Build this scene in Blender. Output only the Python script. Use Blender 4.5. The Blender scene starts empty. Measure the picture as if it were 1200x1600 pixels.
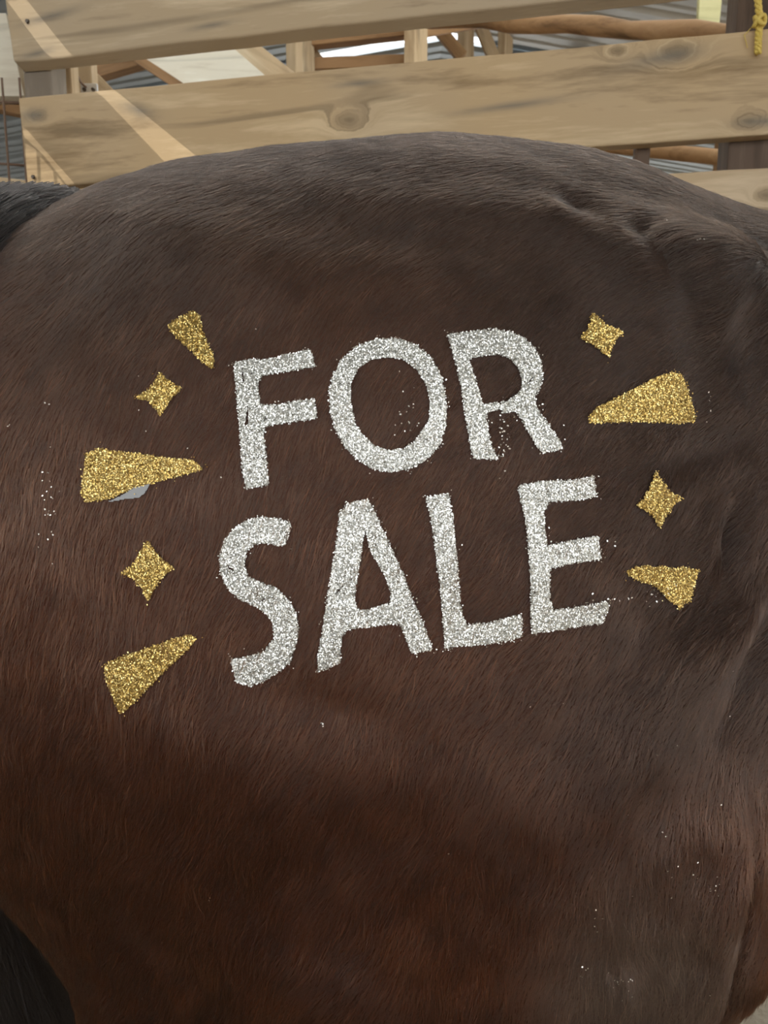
import bpy, bmesh, math, random
import numpy as np
from mathutils import Vector, Matrix, noise as mnoise
from mathutils.bvhtree import BVHTree

random.seed(7)
rng = np.random.default_rng(7)
SC = bpy.context.scene
COL = SC.collection
R = math.radians

# ------------------------------------------------------------------ camera
F_PX, PITCH = 1170.0, R(9.2)
CAM = np.array([0.0, 0.0, 1.25])
cam = bpy.data.cameras.new('camera')
cam_o = bpy.data.objects.new('camera', cam)
COL.objects.link(cam_o)
cam.sensor_fit = 'VERTICAL'
cam.sensor_height = 36.0
cam.lens = 36.0 * F_PX / 1600.0
cam.clip_start = 0.02
cam_o.location = CAM
cam_o.rotation_euler = (math.pi / 2 - PITCH, 0, 0)
cam.dof.use_dof = True
cam.dof.focus_distance = 0.47
cam.dof.aperture_fstop = 18.0
SC.camera = cam_o

# ------------------------------------------------------------------ world and exposure
w = bpy.data.worlds.new('overcast_sky')
SC.world = w
w.use_nodes = True
bg = w.node_tree.nodes['Background']
bg.inputs[0].default_value = (0.93, 0.97, 1.0, 1)
bg.inputs[1].default_value = 1.0
sun = bpy.data.lights.new('sun', 'SUN')
sun.energy = 0.65
sun.angle = R(0.04)
sun.color = (1.0, 0.97, 0.90)
sun_o = bpy.data.objects.new('sun', sun)
COL.objects.link(sun_o)
SUN_DIR = Vector((0.35, 0.70, -0.62)).normalized()      # direction the light travels
sun_o.rotation_euler = SUN_DIR.to_track_quat('-Z', 'Y').to_euler()
sun_o.location = (-3, -4, 6)
SC.cycles.adaptive_threshold = 0.035
SC.cycles.max_bounces = 5
SC.cycles.diffuse_bounces = 3
SC.cycles.glossy_bounces = 3
SC.cycles.transmission_bounces = 4
vs = SC.view_settings
vs.view_transform = 'Standard'
vs.look = 'None'
vs.gamma = 1.0
vs.use_curve_mapping = False
vs.exposure = 1.52

# ------------------------------------------------------------------ helpers
SP, CP = math.sin(PITCH), math.cos(PITCH)

def ray(px, py):
    """direction through a pixel of the 1200x1600 frame"""
    a = (np.asarray(px, float) - 600.0) / F_PX
    u = (800.0 - np.asarray(py, float)) / F_PX
    return np.stack([a, CP + u * SP, -SP + u * CP], -1)

def at(px, py, Y):
    """point at depth Y on the ray through a pixel"""
    d = ray(px, py)
    return CAM + d * (Y / d[1])

def project(P):
    P = np.asarray(P) - CAM
    f = P[:, 1] * CP - P[:, 2] * SP
    u = P[:, 1] * SP + P[:, 2] * CP
    return 600 + F_PX * P[:, 0] / f, 800 - F_PX * u / f

def tag(o, label=None, cat=None, group=None, kind=None):
    if label: o['label'] = label
    if cat: o['category'] = cat
    if group: o['group'] = group
    if kind: o['kind'] = kind
    return o

def empty(name, loc=(0, 0, 0), rz=0.0):
    o = bpy.data.objects.new(name, None)
    COL.objects.link(o)
    o.location = loc
    o.rotation_euler = (0, 0, rz)
    o.empty_display_size = 0.1
    return o

def link(name, me, mat=None, parent=None, smooth=False):
    o = bpy.data.objects.new(name, me)
    COL.objects.link(o)
    if mat is not None:
        for m in (mat if isinstance(mat, (list, tuple)) else [mat]):
            me.materials.append(m)
    if parent is not None:
        o.parent = parent
    if smooth:
        me.polygons.foreach_set('use_smooth', np.ones(len(me.polygons), bool))
    return o

def pydata(name, V, F):
    me = bpy.data.meshes.new(name)
    V = np.asarray(V, np.float32)
    F = np.asarray(F, np.int32)
    k = F.shape[1]
    me.vertices.add(len(V))
    me.vertices.foreach_set('co', V.ravel())
    me.loops.add(F.size)
    me.loops.foreach_set('vertex_index', F.ravel())
    me.polygons.add(len(F))
    me.polygons.foreach_set('loop_start', np.arange(0, F.size, k, dtype=np.int32))
    me.update(calc_edges=True)
    me.validate()
    return me

# ------------------------------------------------------------------ node helpers
class NT:
    def __init__(self, name):
        self.m = bpy.data.materials.new(name)
        self.m.use_nodes = True
        self.t = self.m.node_tree
        self.t.nodes.clear()
        self.out = self.t.nodes.new('ShaderNodeOutputMaterial')
    def n(self, kind, **kw):
        nd = self.t.nodes.new('ShaderNode' + kind)
        for k, v in kw.items():
            setattr(nd, k, v)
        return nd
    def set(self, nd, key, v):
        s = nd.inputs[key]
        if isinstance(v, bpy.types.NodeSocket):
            self.t.links.new(v, s)
        else:
            s.default_value = v
    def math(self, op, a, b=None, clamp=False):
        nd = self.n('Math', operation=op, use_clamp=clamp)
        self.set(nd, 0, a)
        if b is not None: self.set(nd, 1, b)
        return nd.outputs[0]
    def vmath(self, op, a, b=None):
        nd = self.n('VectorMath', operation=op)
        self.set(nd, 0, a)
        if b is not None: self.set(nd, 1, b)
        return nd
    def coords(self, scale=(1, 1, 1), loc=(0, 0, 0), kind='Object'):
        tc = self.n('TexCoord')
        mp = self.n('Mapping')
        self.set(mp, 'Vector', tc.outputs[kind])
        mp.inputs['Scale'].default_value = scale
        mp.inputs['Location'].default_value = loc
        return mp.outputs[0]
    def noise(self, vec, scale=5.0, detail=4.0, rough=0.55, dist=0.0):
        nd = self.n('TexNoise')
        self.set(nd, 'Vector', vec)
        nd.inputs['Scale'].default_value = scale
        nd.inputs['Detail'].default_value = detail
        nd.inputs['Roughness'].default_value = rough
        nd.inputs['Distortion'].default_value = dist
        return nd.outputs[0]
    def ramp(self, fac, stops):
        nd = self.n('ValToRGB')
        self.set(nd, 0, fac)
        e = nd.color_ramp.elements
        while len(e) > 1: e.remove(e[0])
        e[0].position, e[0].color = stops[0][0], (*stops[0][1], 1)
        for p, c in stops[1:]:
            x = e.new(p); x.color = (*c, 1)
        return nd.outputs[0]
    def mix(self, fac, a, b, mode='MIX'):
        nd = self.n('Mix', data_type='RGBA', blend_type=mode)
        self.set(nd, 0, fac)
        for k, v in ((6, a), (7, b)):
            if not isinstance(v, bpy.types.NodeSocket) and len(v) == 3: v = (*v, 1)
            self.set(nd, k, v)
        return nd.outputs[2]
    def bsdf(self, col, rough=0.6, metal=0.0, bump=None, bump_d=0.002, bump_s=0.5, spec=0.5):
        b = self.n('BsdfPrincipled')
        if not isinstance(col, bpy.types.NodeSocket) and len(col) == 3: col = (*col, 1)
        self.set(b, 'Base Color', col)
        self.set(b, 'Roughness', rough)
        self.set(b, 'Metallic', metal)
        self.set(b, 'Specular IOR Level', spec)
        if bump is not None:
            bp = self.n('Bump')
            bp.inputs['Strength'].default_value = bump_s
            bp.inputs['Distance'].default_value = bump_d
            self.set(bp, 'Height', bump)
            self.t.links.new(bp.outputs[0], b.inputs['Normal'])
        self.t.links.new(b.outputs[0], self.out.inputs[0])
        return b

def wood_mat(name, dark, mid, light, grey=0.35, knots=(), seed=0.0, rough=0.75, along=0):
    """sawn board: grain along local X, weathered patches, knots at given local (x, z, radius)"""
    t = NT(name)
    oi = t.n('ObjectInfo')
    off = t.math('MULTIPLY', oi.outputs['Random'], 37.0)
    base = t.coords((1, 1, 1), (seed, 0, 0))
    sh = t.n('CombineXYZ')
    t.set(sh, 0, off); t.set(sh, 1, off); t.set(sh, 2, 0.0)
    p = t.vmath('ADD', base, sh.outputs[0]).outputs[0]
    warp_h = None
    kd = None
    tc = t.n('TexCoord')
    streak = None
    for kn_ in knots:
        kx, kz, kr = kn_[:3]
        asp, tl = (kn_[3], kn_[4]) if len(kn_) > 3 else (1.7, 0.0)
        m0 = t.n('Mapping')
        t.set(m0, 'Vector', tc.outputs['Object'])
        cs, sn = math.cos(tl), math.sin(tl)
        m0.inputs['Rotation'].default_value = (0, tl, 0)
        m0.inputs['Location'].default_value = (-(cs * kx + sn * kz), 0, -(-sn * kx + cs * kz))
        mp = t.n('Mapping')
        t.set(mp, 'Vector', m0.outputs[0])
        mp.inputs['Scale'].default_value = (1 / (kr * asp), 0, 1 / kr)
        ln = t.vmath('LENGTH', mp.outputs[0]).outputs['Value']
        wob = t.noise(mp.outputs[0], 1.3, 2.0)
        ln = t.math('ADD', ln, t.math('MULTIPLY', wob, 0.7))
        g = t.math('POWER', 2.718, t.math('MULTIPLY', t.math('MULTIPLY', ln, ln), -0.55))
        if len(kn_) > 3: streak = g if streak is None else t.math('ADD', streak, g)
        else: kd = g if kd is None else t.math('ADD', kd, g)
    mp2 = t.n('Mapping')
    t.set(mp2, 'Vector', p)
    mp2.inputs['Scale'].default_value = (1.6, 14, 14) if along == 0 else (14, 14, 1.6)
    v = mp2.outputs[0]
    if kd is not None:
        cx = t.n('CombineXYZ')
        t.set(cx, 0, 0.0); t.set(cx, 1, 0.0); t.set(cx, 2, t.math('MULTIPLY', kd, 2.6))
        v = t.vmath('ADD', v, cx.outputs[0]).outputs[0]
    n1 = t.noise(v, 1.0, 6.0, 0.6, 0.6)
    wv = t.noise(v, 5.0, 4.0, 0.7, 0.3)
    broad = t.noise(p, 2.3, 3.0, 0.5)
    fac = t.math('ADD', t.math('MULTIPLY', n1, 0.75), t.math('MULTIPLY', wv, 0.25))
    col = t.ramp(fac, [(0.36, dark), (0.47, mid), (0.53, mid), (0.63, light)])
    gcol = tuple(sum(mid) / 3 * k for k in (1.0, 0.97, 0.90))
    gf = t.math('MULTIPLY', t.math('SUBTRACT', broad, 0.42, True), grey * 4.0, True)
    col = t.mix(gf, col, gcol)
    stain = t.math('MULTIPLY', t.math('SUBTRACT', t.noise(v, 0.8, 3.0, 0.6, 1.0), 0.58, True), 6.0, True)
    col = t.mix(stain, col, tuple(c * 0.40 for c in mid))
    if kd is not None:
        col = t.mix(t.math('MULTIPLY', t.math('SUBTRACT', kd, 0.15, True), 0.95, True), col, tuple(c * 0.30 for c in mid))
    if streak is not None:          # grey weather streaks
        col = t.mix(t.math('MULTIPLY', streak, 0.85, True), col, tuple(sum(mid) / 3 * 0.45 * k for k in (1.12, 0.98, 0.78)))
    t.bsdf(col, rough, 0, fac, 0.0025, 0.5, 0.3)
    return t.m

def box_mesh(name, L, T, W, seg=1, wob=0.0, bevel=0.003, seed=0, wane=0.0):
    """board with length along X (0..L), thickness Y (centred), width Z (centred); slightly uneven sawn edges"""
    bm = bmesh.new()
    bmesh.ops.create_cube(bm, size=1.0)
    for v in bm.verts:
        v.co = Vector(((v.co.x + 0.5) * L, v.co.y * T, v.co.z * W))
    if seg > 1:
        es = [e for e in bm.edges if abs(e.verts[0].co.x - e.verts[1].co.x) > L * 0.5]
        bmesh.ops.subdivide_edges(bm, edges=es, cuts=seg - 1, use_grid_fill=True)
    if bevel > 0:
        lim = [e for e in bm.edges if len(e.link_faces) == 2 and e.calc_face_angle(0) > 0.5]
        bmesh.ops.bevel(bm, geom=lim, offset=bevel, segments=2, affect='EDGES', profile=0.6)
    if wob > 0:
        for v in bm.verts:
            s = 1 if v.co.z > 0 else -1
            n = mnoise.noise(Vector((v.co.x * 3.1 + seed * 7.3, s * 3.7, seed * 1.9)))
            n2 = mnoise.noise(Vector((v.co.x * 11 + seed * 3.3, s * 9.1 + v.co.y * 20, seed)))
            k = wane if (s < 0 and wane) else wob
            v.co.z += n * k + n2 * k * 0.35
            v.co.y += mnoise.noise(Vector((v.co.x * 2 + seed, 5.5, v.co.z * 6))) * wob * 0.6
    me = bpy.data.meshes.new(name)
    bm.to_mesh(me); bm.free()
    return me

def beam(name, p0, p1, T, W, mat, parent=None, up=(0, 0, 1), roll=0.0, seg=6, wob=0.002, seed=0):
    """timber from p0 to p1: W is the face seen along 'up', T the other size"""
    p0, p1 = Vector(p0), Vector(p1)
    x = (p1 - p0); L = x.length; x.normalize()
    up = Vector(up)
    y = up.cross(x)
    if y.length < 1e-4: y = Vector((0, 1, 0)).cross(x)
    y.normalize(); z = x.cross(y)
    M = Matrix((x, y, z)).transposed().to_4x4()
    if roll: M = M @ Matrix.Rotation(roll, 4, 'X')
    M.translation = p0
    o = link(name, box_mesh(name, L, T, W, seg, wob, min(T, W) * 0.06, seed), mat, None, False)
    if parent is not None:
        o.parent = parent
        o.matrix_local = parent.matrix_basis.inverted() @ M
    else:
        o.matrix_basis = M
    return o

def tube_mesh(name, pts, radii, seg=10, cap=True):
    pts = [Vector(p) for p in pts]
    V, F = [], []
    prev = None
    for i, p in enumerate(pts):
        d = (pts[min(i + 1, len(pts) - 1)] - pts[max(i - 1, 0)]).normalized()
        a = prev if prev is not None else Vector((0.31, 0.77, 0.55))
        a = (a - d * a.dot(d))
        if a.length < 1e-5: a = d.orthogonal()
        a.normalize(); prev = a
        b = d.cross(a)
        r = radii[i] if hasattr(radii, '__len__') else radii
        for k in range(seg):
            th = 2 * math.pi * k / seg
            V.append(p + (a * math.cos(th) + b * math.sin(th)) * r)
    for i in range(len(pts) - 1):
        for k in range(seg):
            F.append((i * seg + k, i * seg + (k + 1) % seg, (i + 1) * seg + (k + 1) % seg, (i + 1) * seg + k))
    if cap:
        F.append(tuple(range(seg))[::-1])
        F.append(tuple((len(pts) - 1) * seg + k for k in range(seg)))
    me = bpy.data.meshes.new(name)
    me.from_pydata(V, [], F)
    me.update()
    return me
# ------------------------------------------------------------------ materials of the barn
M_RAIL = wood_mat('rail_wood', (0.28, 0.19, 0.105), (0.50, 0.355, 0.205), (0.66, 0.49, 0.295), 0.3, seed=1.3)
M_PINE = wood_mat('pale_lumber', (0.42, 0.28, 0.15), (0.58, 0.42, 0.25), (0.70, 0.55, 0.36), 0.15, seed=5.1, along=0)
M_BROWN = wood_mat('brown_lumber', (0.22, 0.115, 0.05), (0.36, 0.20, 0.09), (0.48, 0.29, 0.14), 0.10, seed=8.7)
M_GREYPOST = wood_mat('grey_post_wood', (0.13, 0.10, 0.075), (0.22, 0.175, 0.13), (0.30, 0.25, 0.19), 0.5, seed=3.3)
M_PLY = wood_mat('plywood', (0.60, 0.52, 0.40), (0.72, 0.65, 0.52), (0.82, 0.77, 0.65), 0.2, seed=2.2)
M_LIME = wood_mat('yellowish_board', (0.50, 0.45, 0.22), (0.62, 0.57, 0.30), (0.72, 0.67, 0.40), 0.1, seed=4.4)

def metal_mat(name, col, rough=0.45):
    t = NT(name)
    n = t.noise(t.coords((0.6, 4, 4)), 3.0, 4.0, 0.6)
    c = t.ramp(n, [(0.3, tuple(k * 0.8 for k in col)), (0.7, col)])
    t.bsdf(c, rough, 0.75)
    return t.m
M_STEEL = metal_mat('galvanized_steel', (0.45, 0.48, 0.49))
M_PALESTEEL = metal_mat('pale_painted_steel', (0.66, 0.65, 0.63), 0.5)
M_WIRE = metal_mat('rusty_wire', (0.25, 0.16, 0.11), 0.6)
t = NT('skylight_plastic')
b = t.n('BsdfTranslucent'); b.inputs[0].default_value = (0.92, 0.94, 0.92, 1)
d = t.n('BsdfDiffuse'); d.inputs[0].default_value = (0.8, 0.82, 0.8, 1)
mx = t.n('MixShader'); mx.inputs[0].default_value = 0.25
t.t.links.new(b.outputs[0], mx.inputs[1]); t.t.links.new(d.outputs[0], mx.inputs[2])
t.t.links.new(mx.outputs[0], t.out.inputs[0])
M_SKY = t.m
t = NT('floor_shavings')
c = t.coords()
n1 = t.noise(c, 3.0, 5.0, 0.6); n2 = t.noise(c, 60.0, 4.0, 0.7)
t.bsdf(t.mix(t.math('MULTIPLY', n2, 0.8), t.ramp(n1, [(0.3, (0.16, 0.125, 0.08)), (0.7, (0.31, 0.25, 0.175))]), (0.42, 0.36, 0.28)),
       0.9, 0, n2, 0.01, 0.8)
M_FLOOR = t.m

# ------------------------------------------------------------------ floor
def slab(name, x0, x1, y0, y1, z0, z1, mat):
    bm = bmesh.new(); bmesh.ops.create_cube(bm, size=1)
    for v in bm.verts:
        v.co = Vector(((x0 + x1) / 2 + v.co.x * (x1 - x0), (y0 + y1) / 2 + v.co.y * (y1 - y0), (z0 + z1) / 2 + v.co.z * (z1 - z0)))
    me = bpy.data.meshes.new(name); bm.to_mesh(me); bm.free()
    return link(name, me, mat)
nx, ny = 140, 140
gx, gy = np.meshgrid(np.linspace(-14, 14, nx), np.linspace(-14, 16, ny), indexing='ij')
gz = np.array([[mnoise.noise(Vector((x * 1.7, y * 1.7, 0))) * 0.012 + mnoise.noise(Vector((x * 6, y * 6, 3))) * 0.006 - 0.014 for x, y in zip(a, b_)] for a, b_ in zip(gx, gy)])
ii = np.arange(nx * ny).reshape(nx, ny)
floor = link('floor', pydata('floor', np.stack([gx, gy, gz], -1).reshape(-1, 3),
             np.stack([ii[:-1, :-1], ii[1:, :-1], ii[1:, 1:], ii[:-1, 1:]], -1).reshape(-1, 4)), M_FLOOR, None, True)
tag(floor, kind='structure')

# ------------------------------------------------------------------ roof: ribbed sheets, ribs running from eave to ridge
RIDGE_X, RIDGE_Z, SLOPE = 0.35, 3.30, 0.16
def roof_z(x): return RIDGE_Z - SLOPE * abs(x - RIDGE_X)
ROOF_Y0, ROOF_Y1, SHEET = -3.4, 12.8, 0.9
prof = [(0.0, 0.0), (0.02, 0.028), (0.05, 0.028), (0.07, 0.0), (0.13, 0.0), (0.14, 0.006), (0.16, 0.006), (0.17, 0.0), (0.23, 0.0),
        (0.24, 0.006), (0.26, 0.006), (0.27, 0.0)]
def sheet_mesh(xa, xb):
    ys, zs = [], []
    for k in range(3):
        for (a, h) in prof:
            ys.append(k * 0.30 + a); zs.append(h)
    ys.append(0.92); zs.append(0.0)
    V, F = [], []
    n = len(ys)
    for xx in (xa, xb):
        for y, z in zip(ys, zs):
            V.append((xx, y, -SLOPE * abs(xx) + z))
    for j in range(n - 1):
        F.append((j, j + n, j + n + 1, j + 1))
    me = bpy.data.meshes.new('roof_sheet'); me.from_pydata(V, [], F); me.update()
    return me
ceil_o = empty('ceiling', (RIDGE_X, 0, RIDGE_Z)); tag(ceil_o, kind='structure')
SKYLIT = {(1, 0, 5), (1, 1, 5), (1, 0, 6), (-1, 0, 5), (1, 0, 13), (-1, 1, 12)}  # unseen overhead panels added to light the croup from above
# added unseen sheet shapes the sunlight: its fence patches traced back to the roof
FA = math.atan(1170 / 5155.0)                      # fence direction: the right end stands nearer
FY = 1.32
FDIR = Vector((math.cos(FA), -math.sin(FA), 0)); FNRM = Vector((math.sin(FA), math.cos(FA), 0))
def to_roof(px, py):
    d = Vector(ray(px, py)); o_ = Vector(CAM); p0_ = Vector((0, FY, 0)) - FNRM * 0.014
    p = o_ + d * ((p0_ - o_).dot(FNRM) / d.dot(FNRM))
    # up along the sun until the left roof slope z = RIDGE_Z - SLOPE*(RIDGE_X - x)
    k = (RIDGE_Z - SLOPE * (RIDGE_X - p.x) - p.z) / (-SUN_DIR.z + SLOPE * SUN_DIR.x)
    return p - SUN_DIR * k
SUN_CUTS = [[(-12, -30), (24, -22), (108, 82), (330, 262), (285, 282), (160, 150), (70, 82)], [(33, 197), (40, 200), (114, 284), (106, 291), (66, 240), (36, 212)],
          [(38, 222), (55, 232), (58, 300), (41, 300)], [(61, 242), (82, 266), (84, 300), (63, 300)], [(88, 273), (100, 288), (102, 300), (89, 300)]]  # large cut makes the diagonal band, small ones imitate wire shadows
roof_quads = [[to_roof(*p) for p in q] for q in SUN_CUTS]
hx = [p.x for q in roof_quads for p in q]; hy = [p.y for q in roof_quads for p in q]
for side in (-1, 1):
    for part, (xa, xb) in enumerate(((0.0, 2.6), (2.6, 5.2))):
        me = sheet_mesh(side * xa, side * xb); me.materials.append(M_STEEL)
        me2 = me.copy(); me2.materials.clear(); me2.materials.append(M_SKY)
        me_p = me.copy(); me_p.materials.clear(); me_p.materials.append(M_PALESTEEL)
        for k in range(int((ROOF_Y1 - ROOF_Y0) / SHEET)):
            y0 = ROOF_Y0 + k * SHEET
            xw0, xw1 = sorted((RIDGE_X + side * xa, RIDGE_X + side * xb))
            if side < 0 and y0 < max(hy) and y0 + SHEET > min(hy) and xw0 < max(hx) and xw1 > min(hx):
                # the added cutout sheet: flat, with the gaps cut out
                if y0 > min(hy): continue
                y1_ = y0 + SHEET * (1 + (max(hy) > y0 + SHEET)) + 0.02
                bm = bmesh.new()
                for loop in [[(xw0, y0), (xw1, y0), (xw1, y1_), (xw0, y1_)]] + [[(p.x, p.y) for p in q] for q in roof_quads]:
                    vs_ = [bm.verts.new((x - RIDGE_X, y, 0)) for x, y in loop]
                    for i in range(len(vs_)): bm.edges.new((vs_[i], vs_[(i + 1) % len(vs_)]))
                bmesh.ops.triangle_fill(bm, edges=bm.edges[:], use_beauty=True, use_dissolve=False)
                for v in bm.verts: v.co.z = -SLOPE * abs(v.co.x)
                m3 = bpy.data.meshes.new('sun_cutout_sheet'); bm.to_mesh(m3); bm.free()
                link('sun_cutout_sheet', m3, M_STEEL, ceil_o)
                continue
            sky = (side, part, k) in SKYLIT
            pale = (side, part, k) in {(1, 0, 8)}
            o = bpy.data.objects.new('added_skylight_sheet' if sky else 'roof_sheet', me2 if sky else (me_p if pale else me))
            COL.objects.link(o); o.parent = ceil_o
            o.location = (0, y0 + (0.13 if k >= 9 else 0.0), 0)          # an open joint lets daylight in
# strips closing the ends of the open joint
yg = ROOF_Y0 + 9 * SHEET
for side, xa in ((-1, 0.85), (1, 0.25)):
    me = bpy.data.meshes.new('joint_strip')
    me.from_pydata([(side * x, y, -SLOPE * x + 0.031) for x in (xa, 5.2) for y in (yg - 0.03, yg + 0.16)], [], [(0, 2, 3, 1)]); me.update()
    link('joint_strip', me, M_STEEL, ceil_o)
# left wall of the barn: steel siding sheets
wl_o = empty('wall_left', (-3.0, 0, 0)); tag(wl_o, kind='structure')
ys_, xs_ = [], []
for k in range(3):
    for (a, h) in prof: ys_.append(k * 0.30 + a); xs_.append(h)
ys_.append(0.92); xs_.append(0.0)
zt_w = roof_z(-3.0) - 0.02
me = bpy.data.meshes.new('siding_sheet')
me.from_pydata([(x, y, z) for z in (0, zt_w) for x, y in zip(xs_, ys_)], [], [(j, j + 1, j + 1 + len(ys_), j + len(ys_)) for j in range(len(ys_) - 1)]); me.update()
me.materials.append(M_PALESTEEL)
for k in range(3, 18):
    o = bpy.data.objects.new('siding_sheet', me); COL.objects.link(o); o.parent = wl_o; o.location = (0, ROOF_Y0 + k * 0.9, 0)
M_DARKPOST = wood_mat('dark_post_wood', (0.07, 0.045, 0.03), (0.13, 0.085, 0.058), (0.19, 0.13, 0.09), 0.2, seed=6.6)
# low boarded wall behind the viewer, unseen, added to darken the horse's lower body
wf = empty('light_block_wall', (0, -1.3, 0)); tag(wf, kind='structure')
for k in range(5):
    o = link('plank', box_mesh('plank', 3.3, 0.03, 0.19, 12, 0.003, 0.003, k + 40), M_BROWN, wf)
    o.location = (-3.0, 0, 0.115 + 0.20 * k)
for x in (-2.9, -1.3, 0.2):
    o = link('post', box_mesh('post', 1.08, 0.09, 0.09, 2, 0.001, 0.004, x), M_GREYPOST, wf)
    o.rotation_euler = (0, -math.pi / 2, 0); o.location = (x, -0.062, 0)
# ------------------------------------------------------------------ horse body: one continuous surface from blended volumes
HC = np.array([0.0, 0.66, 0.0])          # horse origin: floor below the hips, body along +X

def smin(a, b, k):
    h = np.clip(0.5 + 0.5 * (b - a) / k, 0, 1)
    return b + (a - b) * h - k * h * (1 - h)

TORSO = np.array([        # x, top, bottom, half width
    [-0.460, 1.185, 1.060, 0.040],
    [-0.420, 1.285, 0.960, 0.110],
    [-0.360, 1.325, 0.900, 0.172],
    [-0.280, 1.384, 0.860, 0.212],
    [-0.180, 1.419, 0.830, 0.235],
    [-0.060, 1.433, 0.820, 0.245],
    [0.060, 1.444, 0.820, 0.250],
    [0.160, 1.431, 0.830, 0.238],
    [0.260, 1.401, 0.855, 0.206],
    [0.360, 1.377, 0.845, 0.208],
    [0.500, 1.373, 0.800, 0.240],
    [0.700, 1.374, 0.740, 0.275],
    [0.900, 1.415, 0.735, 0.262],
    [1.040, 1.430, 0.760, 0.225],
    [1.140, 1.380, 0.830, 0.180],
    [1.220, 1.280, 0.920, 0.110],
    [1.270, 1.180, 1.040, 0.030]])

def spline(xk, yk, x):
    """monotone-ish cubic through keys"""
    m = np.gradient(yk, xk)
    i = np.clip(np.searchsorted(xk, x) - 1, 0, len(xk) - 2)
    h = xk[i + 1] - xk[i]
    t = np.clip((x - xk[i]) / h, 0, 1)
    return ((2*t**3 - 3*t**2 + 1) * yk[i] + (t**3 - 2*t**2 + t) * h * m[i]
            + (-2*t**3 + 3*t**2) * yk[i + 1] + (t**3 - t**2) * h * m[i + 1])

def capsule(X, Y, Z, a, b, ra, rb, sy=1.0):
    a, b = np.array(a), np.array(b)
    d = b - a
    px, py, pz = X - a[0], (Y - a[1]), Z - a[2]
    t = np.clip((px * d[0] + py * d[1] + pz * d[2]) / (d @ d), 0, 1)
    r = ra + (rb - ra) * t
    return np.sqrt((px - d[0] * t)**2 + ((py - d[1] * t) / sy)**2 + (pz - d[2] * t)**2) - r

def ellipsoid(X, Y, Z, c, r, tilt=0.0):
    dx, dy, dz = X - c[0], Y - c[1], Z - c[2]
    if tilt:
        ct, st = math.cos(tilt), math.sin(tilt)
        dx, dz = dx * ct + dz * st, -dx * st + dz * ct
    k = np.sqrt((dx / r[0])**2 + (dy / r[1])**2 + (dz / r[2])**2)
    return (k - 1) * min(r)

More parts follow.
